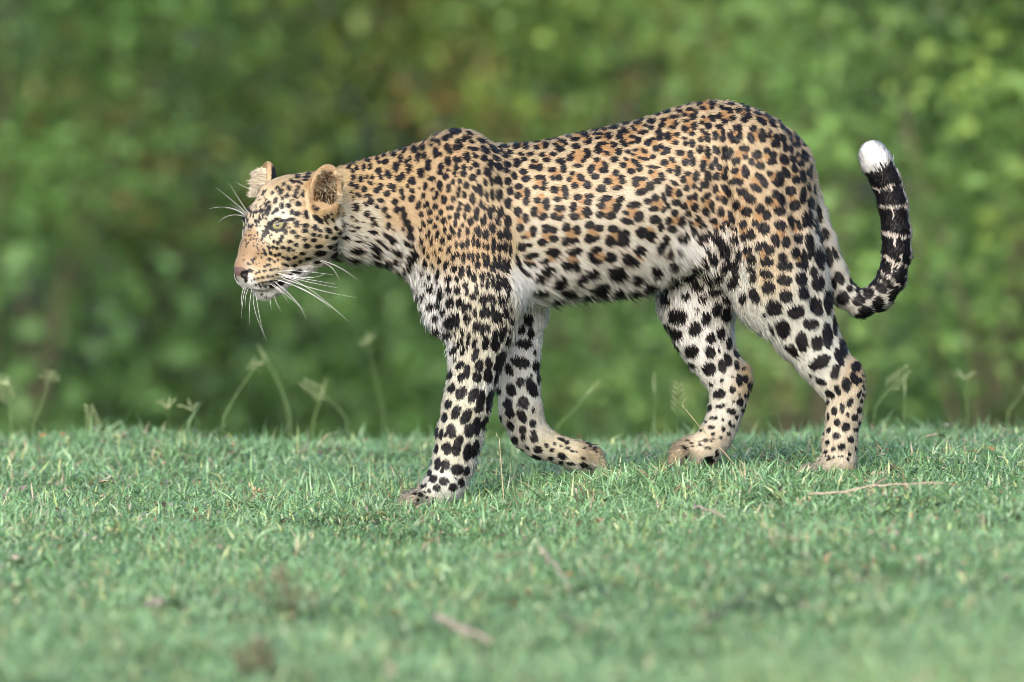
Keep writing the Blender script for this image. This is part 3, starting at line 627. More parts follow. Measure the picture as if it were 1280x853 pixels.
# markings of the visible flank and legs as they stand on this animal, plus shoulder-crease shade painted as dark streaks: px, py, half sizes (tenths of a pixel), angle
def _parse(t, n): return np.array([[float(v) for v in e.split(',')] for e in t.split()]).reshape(-1, n)
NEAR_MARKS = _parse("""6446,1759,70,17,-8 6664,1738,70,17,-5 6777,1703,42,21,-10 7016,1674,70,20,-10 7129,1625,35,21,-30 7270,1618,84,20,-5 7368,1576,56,23,0 7424,1632,49,17,-10 7537,1625,45,17,0
7586,1534,99,25,-8 7671,1604,70,25,-15 7586,1572,56,14,-10 7762,1513,63,28,-15 6306,1822,42,23,0 6446,1829,45,35,0 6563,1822,39,53,0 6524,1777,63,14,0 6700,1780,53,14,0
6700,1850,42,31,0 6812,1829,39,45,0 6840,1752,56,17,0 6932,1731,63,17,30 7044,1787,53,31,35 6939,1815,35,28,0 6995,1871,56,39,0 7087,1710,39,20,0 7255,1667,99,17,0
7185,1749,63,23,0 7305,1703,56,17,10 7361,1745,42,28,45 7340,1787,49,28,0 7467,1681,70,20,0 7474,1731,49,17,0 7600,1703,49,42,40 7523,1805,73,20,0 7664,1808,49,20,20
7741,1696,39,56,20 7776,1794,35,35,0 7783,1618,28,20,0 6256,1878,42,20,30 6320,1942,45,28,20 6369,1900,42,28,35 6214,1893,21,28,0 6503,1928,42,25,0 6622,1935,49,31,0
6552,1994,42,28,0 6770,1949,45,31,0 6904,1938,45,28,0 6826,2015,53,28,0 7199,1840,53,34,0 7164,1914,28,17,-20 7122,1984,39,45,50 7326,1893,49,28,0 7347,1942,42,35,-60
7291,2005,49,28,-60 7213,2083,68,25,0 7467,1886,42,51,0 7572,1924,49,25,35 7727,1907,42,39,0 7671,2005,49,35,0 7657,1843,35,17,0 6460,2040,49,56,0 6671,2026,45,21,20
6650,2097,49,31,30 6735,2104,42,39,30 6334,2061,49,31,35 6221,1998,28,28,40 6235,2097,42,39,30 6327,2132,28,42,-25 7002,2026,59,35,0 7037,2118,37,53,0 6897,2135,59,31,-10
6904,2237,42,31,10 6981,2230,37,39,0 7452,2012,45,28,0 7382,2125,37,59,20 7558,2068,56,31,40 7537,2139,53,35,0 7431,2220,45,35,0 6538,2153,45,35,0 6573,2244,56,39,-10
6425,2202,34,51,-20 6742,2230,68,31,-5 6798,2301,28,70,0 6693,2350,42,28,0 6784,2364,42,31,0 7150,2181,35,28,0 7108,2251,31,35,0 7178,2336,42,35,0 7255,2230,35,56,-35
7340,2322,53,45,20 7692,2174,37,42,-20 7762,2258,39,63,-10 7586,2280,53,35,0 7509,2371,59,45,0 7706,2364,70,31,-15 6228,2258,35,63,-20 6341,2273,37,51,-20 6376,2392,35,56,-10
6481,2343,42,35,0 6474,2455,37,49,0 6587,2413,34,56,-5 6573,2526,37,56,0 6242,2448,39,63,0 6348,2540,42,56,0 6925,2385,49,42,0 7051,2371,39,42,0 7065,2448,34,53,0 6960,2505,53,31,0
7213,2477,49,35,0 7361,2462,56,31,0 7340,2540,49,35,0 7164,2568,39,28,0 7558,2498,77,35,-15 7502,2575,42,28,0 7734,2512,56,35,-40 6714,2519,37,35,0 6819,2540,39,56,0
7853,1508,56,28,10 7811,1550,49,21,0 8001,1501,45,23,0 8135,1522,49,35,0 7963,1550,53,23,0 8022,1438,56,17,-10 8205,1438,56,20,-5 8332,1403,56,28,-15 8346,1353,56,20,-25
7917,1614,49,25,40 8036,1663,70,28,-5 8064,1586,35,20,20 8135,1607,35,31,20 7811,1642,56,31,35 7734,1712,42,45,0 7903,1719,53,20,0 7966,1761,39,42,0 7888,1797,49,20,0
7783,1804,63,28,30 8465,1332,53,28,-10 8599,1297,45,28,-10 8473,1283,70,14,-20 8641,1255,70,17,-15 8480,1396,49,23,0 8543,1438,42,28,20 8634,1381,77,23,10 8655,1469,45,37,20
8698,1403,25,25,0 8416,1469,68,25,0 8283,1505,42,20,0 8261,1571,34,35,0 8437,1557,31,42,0 8388,1604,53,23,0 8726,1300,45,25,0 8775,1360,53,23,0 8895,1304,56,31,15 8888,1360,39,25,0
8796,1234,99,17,-5 9007,1234,56,28,20 9127,1297,49,20,0 9021,1353,53,28,20 9113,1388,42,39,30 8979,1459,37,42,-20 9049,1536,42,35,20 9141,1497,42,39,0 8782,1469,31,23,0
8761,1539,35,28,0 8895,1483,56,39,40 8845,1586,42,42,0 8557,1522,42,20,0 8550,1621,42,39,20 8665,1586,38,46,0 8641,1680,39,31,0 8451,1688,42,28,0 8339,1712,39,51,-15
8430,1792,45,31,0 8233,1691,45,82,-8 8149,1747,31,21,0 8090,1797,42,42,0 8261,1846,56,28,20 8332,1888,42,39,0 8283,1930,45,25,0 8184,1871,35,37,0 8543,1740,35,21,10
8557,1804,31,34,0 8639,1806,34,48,-10 8775,1656,49,23,45 8831,1719,39,63,-20 8747,1754,39,31,0 8979,1600,49,31,20 9028,1663,28,56,-10 9028,1740,37,42,0 8930,1705,34,53,-15
9176,1614,28,42,0 9120,1705,31,63,10 9183,1747,35,35,0 7839,1905,39,28,0 7931,1884,39,17,0 8043,1899,49,28,30 7903,1942,35,17,20 8036,1994,84,21,10 8152,1970,42,31,0
7811,2001,35,23,20 7783,2074,39,35,0 7881,2148,45,35,0 7938,2043,77,31,40 7987,2113,34,49,0 8487,1923,63,34,0 8620,1944,39,49,-15 8648,2029,35,56,0 8557,2040,42,42,0
8395,2012,53,28,40 8290,2046,45,39,0 8360,2148,42,31,0 8458,2148,39,63,0 8149,2099,84,21,8 8121,2162,31,31,0 8261,2219,35,56,-25 8205,2275,49,28,0 7973,2247,91,31,0
8740,1881,37,53,0 8838,1916,35,70,-10 8923,1874,28,56,0 8972,1895,28,53,0 9057,1888,35,63,0 9120,1916,35,56,0 9071,1973,56,35,0 8937,2022,31,53,0 8888,2092,35,49,0
8775,2085,37,77,5 8986,2106,37,42,0 9071,2127,31,42,0 8944,2219,39,49,0 9049,2212,42,42,0 9176,2022,35,49,0 9176,2148,42,39,0 9162,2275,49,35,0 8529,2254,34,42,0 8684,2212,34,70,5
8585,2184,49,28,0 8838,2212,42,63,0 9225,1388,39,39,0 9324,1381,39,56,-10 9331,1473,53,39,0 9288,1519,42,39,0 9303,1311,70,17,25 9464,1367,49,20,25 9605,1417,70,20,30
9169,1248,84,17,15 9450,1431,53,25,15 9493,1529,70,35,30 9532,1564,35,28,0 9570,1459,49,23,20 9626,1536,45,42,30 9654,1586,42,21,30 9718,1508,49,20,50 9760,1593,56,28,50
9809,1557,25,17,0 9218,1614,42,39,30 9239,1705,31,56,0 9120,1705,34,49,0 9183,1775,59,28,0 9401,1624,45,39,20 9373,1740,37,70,-20 9507,1712,48,82,-15 9598,1691,31,56,10
9697,1761,39,84,-12 9661,1804,42,49,0 9774,1733,37,56,-30 9802,1846,35,63,-15 9823,1649,28,42,-40 9865,1705,25,70,-20 9950,1705,31,77,-25 9940,1804,51,37,0 9971,1642,35,17,35
10048,1761,35,63,-25 9288,1867,63,39,0 9303,1973,34,37,0 9190,2022,53,42,-20 9443,1944,63,53,20 9380,2036,37,37,0 9486,2085,59,42,10 9570,1895,37,42,0 9647,1944,42,49,0
9626,2036,63,42,0 9781,2001,53,77,-25 9873,1867,28,63,-10 9894,1994,37,59,-30 9802,2170,45,77,-30 9954,1933,31,39,-10 10044,1951,45,77,-15 9992,2043,39,45,-35 9915,2113,39,56,-30
9929,2254,45,49,0 10016,2205,39,84,-12 10105,2162,37,70,-10 10133,2071,25,42,0 9176,2148,42,34,0 9303,2162,45,77,-15 9197,2275,84,31,10 9478,2226,70,39,35 9605,2184,39,34,0
9732,2226,51,77,-25 9675,2289,56,28,0 6256,2669,39,70,0 6214,2774,28,42,0 6341,2774,42,73,0 6341,2936,42,77,-20 6249,2950,35,56,0 6242,3098,35,53,0 6324,3091,31,70,0
6383,3105,20,70,0 6242,3232,23,42,0 6306,3316,31,84,5 6228,3330,20,56,0 6348,3344,20,99,5 6221,3527,25,91,0 6277,3527,21,84,0 6320,3555,17,77,0 6467,2655,45,59,-20
6566,2739,37,51,0 6498,2859,42,51,0 6671,2662,42,59,0 6784,2718,53,39,-30 6826,2584,34,49,0 6988,2620,63,37,0 6918,2711,39,39,0 7002,2739,56,31,-30 7157,2606,39,59,10
7326,2669,53,63,0 7178,2722,63,37,10 7502,2584,51,34,0 7492,2697,49,37,0 7621,2711,63,42,-20 7692,2606,42,77,30 6657,2880,42,39,0 6664,2936,31,39,0 6552,2971,39,23,0
6601,3070,53,25,0 6517,3105,49,49,0 6819,2873,56,51,-20 6911,2883,42,39,0 6770,3042,53,45,0 6911,2993,51,39,-20 7073,2852,53,51,0 7206,2880,39,59,0 7065,3028,53,51,0
7171,3021,59,31,-10 7368,2824,59,45,0 7481,2866,49,42,0 7347,2993,56,56,0 7431,2993,63,31,-25 7657,2873,63,45,0 7607,3021,56,59,0 7762,2950,51,56,0 7748,3042,56,49,0
6890,3154,84,35,-10 6946,3190,53,39,-30 6805,3274,63,28,-20 6636,3211,84,35,-10 6622,3309,77,23,10 7171,3154,87,39,-10 7073,3316,59,51,0 7171,3316,53,56,0 7438,3133,77,35,-10
7375,3204,42,53,20 7438,3274,77,31,5 7607,3218,73,56,0 6833,3394,91,45,-15 6735,3478,56,56,0 6974,3534,99,63,-40 7241,3485,99,49,-45 7382,3422,77,56,-20 7692,3429,113,77,20
7467,3598,120,56,-20 7073,3668,99,42,20 7706,3668,56,42,0 6481,3288,28,84,-20 6566,3415,84,23,30 6721,3654,84,21,20 7931,2313,42,35,0 8114,2334,51,51,0 8008,2411,77,39,-15
8036,2245,42,25,0 7910,2573,84,35,-5 7811,2676,42,25,0 7973,2721,59,63,0 7825,2777,84,35,15 8177,2488,48,45,10 8086,2531,49,35,0 8156,2622,59,34,0 8283,2481,28,70,-20
8332,2587,31,45,0 8283,2636,25,42,0 8205,2277,49,35,10 8261,2228,35,35,0 8416,2306,59,28,25 8343,2397,37,68,-10 8475,2432,34,53,0 8430,2545,56,35,0 8571,2355,35,39,0
8662,2341,31,37,0 8670,2235,34,28,0 8740,2376,35,31,0 8796,2320,56,42,0 8592,2481,35,31,0 8672,2467,37,39,0 8540,2587,37,39,0 8677,2601,45,51,0 8589,2678,39,34,0 8836,2450,37,37,0
8775,2503,25,39,0 8883,2566,34,51,0 8810,2650,39,56,-30 8902,2636,28,31,0 8930,2376,34,63,5 9078,2383,91,39,45 9049,2510,53,45,0 8958,2488,28,31,0 8423,2671,48,37,0
8346,2770,42,42,10 8508,2777,42,68,10 8388,2875,49,42,0 8177,2756,70,51,0 8247,2854,34,48,0 8008,2918,70,70,0 8128,2967,59,68,-20 8909,2774,53,37,0 9035,2833,31,56,-15
8951,2887,45,31,0 8712,2742,34,39,0 8620,2805,28,37,0 8765,2819,42,37,0 8662,2890,34,39,0 9000,2657,42,63,0 9134,2721,37,91,-20 9099,2812,49,25,40 9169,2868,49,28,40
7656,2868,63,45,0 7804,2918,56,39,0 7783,3016,70,70,10 7628,3030,39,63,0 8529,2967,77,48,-30 8838,2946,77,51,20 8740,2988,45,56,0 8318,3016,39,56,0 8240,3101,42,77,30
8346,3171,37,63,20 9064,3073,99,59,30 7853,3241,99,63,40 7980,3136,70,51,0 7635,3213,42,56,0 8473,3157,25,35,0 8402,3326,39,56,0 9176,3002,35,56,-20 9148,3312,77,63,30
7741,3368,56,51,0 8163,3368,51,51,0 9267,2411,68,45,0 9366,2496,68,53,20 9197,2573,42,56,0 9317,2657,70,59,20 9429,2362,82,39,30 9528,2299,42,63,-20 9197,2284,91,35,5
9711,2291,63,53,0 9584,2517,42,56,0 9675,2439,53,49,30 9746,2503,42,84,-20 9725,2648,73,51,15 9478,2615,59,59,0 9563,2700,51,63,0 9429,2805,45,37,30 9528,2868,70,68,10
9865,2397,68,59,10 9915,2580,70,73,0 10020,2467,42,91,0 10034,2369,25,42,0 10098,2334,28,59,-10 10126,2538,42,77,-10 10175,2369,17,56,0 10041,2749,34,106,0 10105,2735,34,120,0
10182,2833,28,99,0 10238,2664,28,113,-10 10238,2960,28,84,-5 10309,2918,42,70,-15 9732,2833,73,62,20 9675,3016,53,77,-25 9805,3030,51,77,0 9873,2777,48,73,0 9971,2819,31,77,-15
9957,2988,63,56,0 9274,2812,45,45,20 9373,2939,48,70,-15 9296,2974,45,48,20 10098,3044,51,113,-5 10112,3185,42,56,0 9471,3101,49,49,0 9598,3136,63,56,30 9528,3073,37,42,0
9570,3284,84,59,10 9338,3129,56,45,40 9380,3255,59,49,20 9183,3002,39,63,-20 9232,3157,35,42,-30 9922,3171,56,63,0 10034,3255,45,127,-5 9971,3312,42,35,0 9760,3234,51,63,0
9788,3333,91,63,0 10224,3241,56,134,-8 10351,3213,56,120,-15 10435,3171,28,84,-20 10140,3368,28,42,0 9366,3368,56,35,30 9369,3377,70,28,40 9397,3483,39,49,-30 9559,3434,91,45,20
9587,3603,82,73,0 9784,3511,99,63,15 9805,3708,87,73,10 10002,3497,77,82,0 10023,3673,68,77,0 10143,3413,42,63,0 10206,3546,82,91,0 9418,3694,51,106,-25 9650,3849,101,96,10
9932,3905,113,87,-15 10185,3835,77,134,-25 10340,3778,56,155,0 9538,3947,21,35,-20 9770,4109,84,120,-25 10122,4060,96,68,0 10002,4271,73,120,-10 10199,4292,73,99,0
10326,4201,63,162,-5 10424,4067,31,134,0 10495,4004,34,113,-10 10467,3863,21,70,0 9622,4116,17,84,-30 9890,4384,42,84,-30 10523,4355,45,120,-12 10586,4285,25,106,-12
10459,4440,49,84,-20 10284,4475,84,35,0 9805,4341,21,42,-30 7741,3422,59,84,0 7642,3436,45,70,30 7931,3493,70,63,30 8177,3394,56,77,0 8402,3324,42,56,0 8444,3549,56,56,0
8064,3605,51,77,20 7684,3647,56,56,0 7867,3704,56,56,0 8824,3535,63,63,0 8585,3619,56,63,0 4290,2022,37,21,0 4506,1964,26,26,0 4464,2001,47,19,0 4643,1927,42,19,-10
4712,1914,26,15,-15 4833,1858,63,11,-8 5076,1826,47,30,0 4406,2048,30,21,0 4356,2090,30,27,0 4455,2101,23,38,0 4403,2143,21,30,0 4543,2096,27,47,0 4596,2011,42,23,10
4622,2090,27,38,0 4707,1985,25,25,0 4731,2027,21,30,0 4786,1953,32,25,0 4817,2030,42,36,0 4886,1900,40,19,10 4912,1937,32,32,0 4981,1874,40,23,0 5039,1900,30,32,0 5176,1882,44,47,0
5282,1865,40,38,0 5387,1837,21,19,0 5002,1995,30,55,-10 4944,2101,42,59,0 5071,2048,23,46,0 5123,2001,23,42,10 5113,2127,34,55,15 5224,1979,32,59,5 5303,1969,32,38,0
5356,2043,34,34,0 5356,2111,37,42,0 5266,2175,44,61,0 4728,2143,34,38,0 4757,2217,27,38,-30 4849,2185,36,61,-25 4414,2222,30,34,0 4508,2243,34,38,0 4588,2214,23,30,0
4652,2222,30,32,0 4638,2296,34,27,10 4395,2307,32,30,40 4459,2340,34,30,10 4554,2370,36,36,0 4707,2383,36,38,0 4754,2333,34,32,0 4881,2333,32,34,30 4928,2365,25,46,0
4986,2238,42,38,50 5039,2206,25,55,-15 5155,2270,44,49,-30 5097,2333,21,30,0 5155,2399,36,27,30 5324,2338,30,53,0 5387,2249,32,27,0 5245,2370,13,13,0 5023,2407,25,53,-5
5039,2470,27,38,0 5150,2491,36,40,10 4839,2428,36,40,-20 4939,2528,36,44,-25 4765,2512,42,30,10 4807,2623,32,40,0 4717,2586,25,32,0 4635,2520,34,38,0 4572,2460,21,23,0
4617,2454,21,27,0 4477,2439,44,27,30 4395,2402,19,17,0 4413,2481,17,32,0 4453,2597,42,44,-20 4569,2555,19,30,-35 4591,2676,32,40,0 4965,2628,36,34,0 5034,2618,23,23,0
5055,2671,32,32,0 5240,2570,32,51,20 5340,2570,32,42,35 5308,2456,30,36,0 5268,2681,30,30,0 5382,2660,30,34,0 4591,2679,30,42,0 4404,2727,17,25,0 4453,2760,21,15,0
4306,2790,19,21,0 4290,2832,19,21,30 4394,2822,15,21,0 4480,2843,32,21,0 4413,2887,25,21,0 4279,2896,11,25,0 4242,2954,25,42,-25 4337,2975,32,21,0 4506,3008,74,15,0
4664,2742,32,30,0 4675,2806,44,25,-30 4807,2626,32,38,0 4854,2711,38,27,20 4854,2827,32,42,0 4965,2632,36,36,0 5034,2616,30,32,0 5050,2706,34,63,0 5097,2790,44,42,30
5134,2853,38,36,0 5044,2866,25,21,0 5139,2954,53,40,40 4670,2901,63,23,8 4844,2943,63,30,25 4918,3012,44,38,20 4738,3006,63,23,20 5087,3038,42,25,40 5155,3064,38,25,30
5197,3170,40,63,-30 5150,3239,53,49,20 5123,3328,42,32,30 5055,3339,32,17,0 4696,3101,68,42,35 4685,3180,79,27,5 4453,3122,95,34,0 4411,3228,74,27,10 4696,3275,42,42,0
4833,3275,47,38,0 4981,3149,58,34,30 4939,3244,42,27,0 4981,3397,63,36,25 5055,3386,32,21,0 4928,3117,32,15,0 4928,2869,21,17,0 4295,2684,15,21,0 4591,2964,32,13,40
4823,3075,53,15,40 5277,2684,26,36,0 5303,2801,23,46,-30 5277,2877,25,25,0 5282,3012,30,36,10 5313,3122,21,49,15 5366,2927,23,57,25 5382,2774,34,32,0 5361,3191,21,27,0
5319,3286,25,40,10 5279,3397,15,44,5 5372,3455,21,30,10 4480,2948,15,19,0 4538,2774,15,11,0 5221,1756,32,21,-20 5300,1770,36,36,0 5316,1703,42,15,-35 5432,1687,69,38,-15
5538,1619,47,11,-10 5675,1656,74,38,0 5854,1671,58,19,20 6018,1756,69,27,20 5564,1751,42,34,0 5622,1719,44,23,20 5427,1780,58,25,5 5490,1809,23,42,-15 5401,1840,30,19,0
5448,1893,40,30,0 5474,1946,58,32,0 5443,1972,19,25,0 5593,1865,40,34,0 5624,1919,34,36,0 5722,1787,37,30,20 5759,1840,30,44,-10 5696,1867,46,38,45 5796,1751,38,38,20
5854,1729,47,19,5 5891,1784,38,25,0 5902,1875,74,27,5 6057,1882,76,36,45 6171,1872,74,32,35 6150,1819,53,17,20 6240,1827,26,11,0 6313,1827,42,21,0 6266,1877,32,19,30
6319,1946,46,30,20 6372,1893,47,21,30 5833,1988,40,65,-15 5934,1970,44,27,45 6042,1991,36,44,-20 6203,1988,58,30,35 5712,2022,51,42,0 5601,2041,36,59,-5 5707,2115,32,32,20
5794,2120,30,51,-10 5793,2196,42,34,0 5881,2128,23,25,0 5939,2078,38,36,30 5976,2167,32,38,-25 5517,2109,32,44,0 5506,2173,36,30,0 5599,2149,23,25,0 5575,2222,36,38,0
5685,2194,25,44,-20 5909,2236,51,42,0 5749,2278,27,36,0 5664,2294,27,36,0 5830,2331,34,44,0 5506,2331,34,57,-5 5612,2342,25,32,0 5614,2386,27,34,0 6129,2067,40,65,-15
6229,2088,61,38,35 6335,2057,55,32,35 6329,2136,32,42,-30 6087,2162,42,65,-35 6134,2278,23,69,-10 6060,2294,27,53,-15 5944,2378,25,59,-40 5997,2352,27,47,-15 5738,2373,25,36,0
6187,2268,23,53,-10 6245,2268,27,84,-20 6345,2268,38,51,-20 6372,2394,38,53,0 5416,2373,25,23,0 5480,2426,25,25,0 5403,2247,46,32,0 5469,2429,25,25,0 5441,2479,36,23,0
5554,2503,34,58,0 5670,2498,30,40,0 5725,2445,25,40,0 5807,2450,25,49,0 5907,2492,32,72,-5 6013,2424,27,63,0 6084,2466,21,74,-8 6150,2450,27,78,0 6240,2450,40,70,5
6350,2556,44,65,-10 5448,2587,36,36,0 5382,2661,32,36,0 5517,2661,30,40,0 5627,2609,49,30,-15 5751,2566,27,34,0 5740,2627,30,32,0 5846,2614,42,51,-10 6007,2566,27,57,-10
6060,2609,17,63,0 5958,2646,36,42,-15 5955,2730,27,46,0 6176,2630,17,51,-20 6127,2672,34,80,-5 6255,2672,32,80,5 6213,2777,30,59,-20 6340,2783,38,84,-5 5627,2722,25,27,0
5712,2709,34,42,0 5477,2738,21,30,0 5556,2767,34,40,10 5807,2714,21,51,5 5693,2804,21,51,5 5886,2777,36,53,0 6032,2788,27,57,-10 6063,2746,17,63,0 5453,2835,30,30,0
5382,2772,30,36,0 5784,2825,27,32,0 6150,2867,38,76,-20 5569,2883,21,42,-8 5661,2899,21,68,-20 5744,2930,23,61,0 5844,2899,27,53,0 5976,2888,40,46,0 6002,2930,21,53,0
6074,2946,38,59,5 6340,2941,32,84,-25 6245,2946,30,68,-8 5369,2925,23,58,20 5480,2941,23,55,15 5406,3025,21,57,12 5546,3010,27,49,0 5627,2973,30,38,-15 5923,3015,23,87,0
5707,3073,19,51,-5 5784,3073,32,40,0 5844,3052,30,65,0 5983,3057,27,61,5 6050,3084,23,42,0 6097,3099,19,53,0 6166,3078,30,116,0 6247,3105,38,55,10 6319,3099,30,79,-5
6382,3131,21,95,0 5617,3126,25,57,20 5515,3131,21,30,20 5441,3154,21,23,0 5358,3189,19,25,0 5717,3200,27,32,0 5664,3229,25,40,0 5712,3197,34,34,0 5796,3229,30,74,0
5863,3208,23,51,0 5912,3229,23,69,0 5976,3219,27,44,-10 5976,3329,36,53,0 6041,3213,21,47,0 6097,3240,23,63,0 6076,3298,36,49,0 6182,3261,21,51,0 6160,3351,40,63,0
6245,3229,21,49,0 6240,3324,21,58,0 6308,3277,21,58,0 6282,3345,25,53,0 6335,3372,17,79,0 6366,3308,15,74,0 5316,3287,25,40,10 5501,3261,25,38,10 5422,3340,17,36,0
5279,3398,15,47,5 5374,3456,23,30,20 5485,3430,27,58,5 5585,3324,27,69,20 5685,3361,38,46,10 5775,3414,32,87,0 5863,3403,27,87,-5 5612,3482,42,40,0 5712,3493,27,36,0
5925,3482,32,63,-5 6028,3461,36,49,0 6034,3562,21,42,0 6102,3477,21,63,0 6097,3572,27,47,0 6163,3535,25,84,0 6226,3488,21,63,0 6218,3604,32,42,0 6277,3525,21,87,0 6319,3567,19,74,0
6361,3625,17,84,0 5330,3525,15,30,0 5480,3543,19,19,0 5406,3593,27,61,15 5306,3688,37,21,-30 5519,3667,34,68,10 5617,3614,36,47,0 5722,3630,36,55,0 5821,3577,38,34,0
5839,3657,23,58,0 5965,3630,27,69,0 5912,3715,32,51,-10 6044,3746,51,63,10 6129,3730,25,63,0 6176,3752,21,55,0 6240,3741,23,79,0 6282,3773,25,63,0 6335,3736,19,63,0
5401,3836,69,40,-15 5485,3810,36,40,0 5638,3789,44,69,10 5740,3789,32,58,0 5807,3841,32,69,5 5875,3836,23,49,0 5939,3910,27,63,0 6044,3910,36,79,10 6110,3910,25,58,0
6160,3868,23,63,0 5559,3889,32,38,0 5472,3971,38,30,0 5717,3963,32,47,0 5844,3989,47,51,10 6176,3973,32,63,10 6245,3963,36,74,0 6327,3905,42,65,0 6387,3836,21,42,0
5664,4020,87,96,0 5847,3984,48,48,0 6030,3928,35,49,0 6213,3963,56,77,0 6326,3921,42,48,0 6396,4006,35,45,0 5474,3963,35,34,0 5573,4188,73,51,-15 5686,4170,20,31,0
5960,4083,48,63,20 6030,4118,28,84,5 6101,4097,28,62,0 6065,4294,45,87,5 6185,4174,34,70,0 6196,4315,56,87,0 6277,4139,42,84,0 6319,4083,28,42,0 6277,4210,28,56,0
6361,4252,34,70,15 6382,4132,23,25,0 5784,4160,25,56,-5 5735,4308,34,77,30 5678,4393,28,56,30 5854,4252,25,84,10 5798,4378,28,77,35 5932,4294,28,77,20 5946,4428,39,87,20
5756,4568,59,34,-40 5693,4498,17,25,0 5840,4646,39,84,8 5763,4723,37,48,20 5636,4688,28,63,10 5995,4575,48,77,10 5960,4716,59,68,5 6115,4547,42,77,0 6101,4702,53,91,5
6248,4505,48,155,22 6213,4730,34,84,20 5657,4857,39,63,20 5770,4920,59,87,35 5918,4941,51,110,25 6009,4991,48,127,10 6122,4977,39,127,15 5608,5054,42,56,25 6277,4632,34,56,10
5561,5220,34,63,5 5702,5156,51,91,25 5829,5213,56,113,30 5984,5114,56,42,0 6096,5114,28,39,0 5871,5381,63,91,15 5962,5325,48,120,10 6061,5283,34,91,20 5470,5403,20,77,10
5523,5424,28,68,15 5573,5435,20,23,0 5646,5388,56,90,-5 5737,5508,48,70,15 5709,5621,53,84,5 5850,5649,51,120,10 5934,5607,39,106,15 5583,5593,59,56,20 5597,5635,42,56,0
5460,5614,23,63,0 5477,5797,37,77,10 5575,5811,51,62,0 5533,5888,25,31,0 5716,5874,82,68,-15 5836,5888,34,56,10 5386,5775,17,56,5 5371,5909,31,51,0 5421,5987,45,45,-20
5554,6015,56,48,20 5768,6029,42,48,0 5463,6099,45,42,10 5667,6092,53,48,0 5367,6139,25,31,0 5326,6064,17,25,0 5280,6085,20,25,0 5702,5984,17,17,0 5308,6155,17,14,0
5266,6198,42,17,0 5196,6181,28,14,0 5428,6261,28,34,0 5343,6222,28,14,0 5231,6251,17,14,0 10217,4548,127,65,-18 10423,4649,53,100,20 10481,4485,42,100,-22 10681,4591,61,63,0
10665,4738,40,84,-30 10734,4754,30,36,0 10565,4807,58,90,-5 10454,4875,36,68,-20 10354,4928,76,38,35 10238,4770,76,36,20 10111,4696,15,27,-30 10328,5028,25,42,-20
10613,5034,36,55,25 10512,5071,30,38,0 10771,4694,21,15,0 10782,4833,19,19,0 10739,4897,19,32,15 10716,4944,23,36,0 10782,4934,19,21,0 10763,5011,21,27,0 10782,4770,15,15,0
10787,4875,13,15,0 10665,4453,19,42,-15 10518,5106,30,63,0 10417,5137,36,49,5 10581,5185,23,30,0 10671,5216,40,44,0 10734,5127,34,38,0 10344,5211,15,46,0 10451,5280,40,42,0
10560,5338,51,58,20 10737,5285,19,27,0 10354,5380,21,44,10 10442,5449,42,44,0 10676,5375,25,23,0 10718,5372,17,27,0 10621,5491,40,40,0 10333,5533,27,30,0 10505,5586,44,40,10
10404,5612,23,34,0 10312,5654,25,23,0 10607,5675,21,34,0 10586,5744,21,23,0 10687,5602,19,21,0 10333,5702,32,13,10 10370,5739,53,15,-10 10423,5718,15,11,0 10718,5507,11,15,0
10296,5422,8,25,0 10491,5705,32,8,0 10493,3477,58,84,-20 10416,3541,45,77,0 10538,3722,75,93,0 10616,3606,41,52,-10 10719,3625,34,64,-25 10732,3760,77,71,20 10641,3515,26,52,-25
10815,3902,90,85,20 10712,3954,52,39,0 10873,3670,58,64,20 10970,3812,75,110,5 10815,3670,39,77,-20 11015,3606,80,67,20 11099,3490,62,59,0 11176,3322,75,72,0 11060,3245,52,135,0
11312,3335,64,129,5 11022,3425,52,77,30 11176,3722,90,90,0 11228,3554,71,110,-10 10919,3554,77,26,-35 11228,3090,97,103,0 11331,3168,52,116,0 11022,3064,19,77,0""", 5)
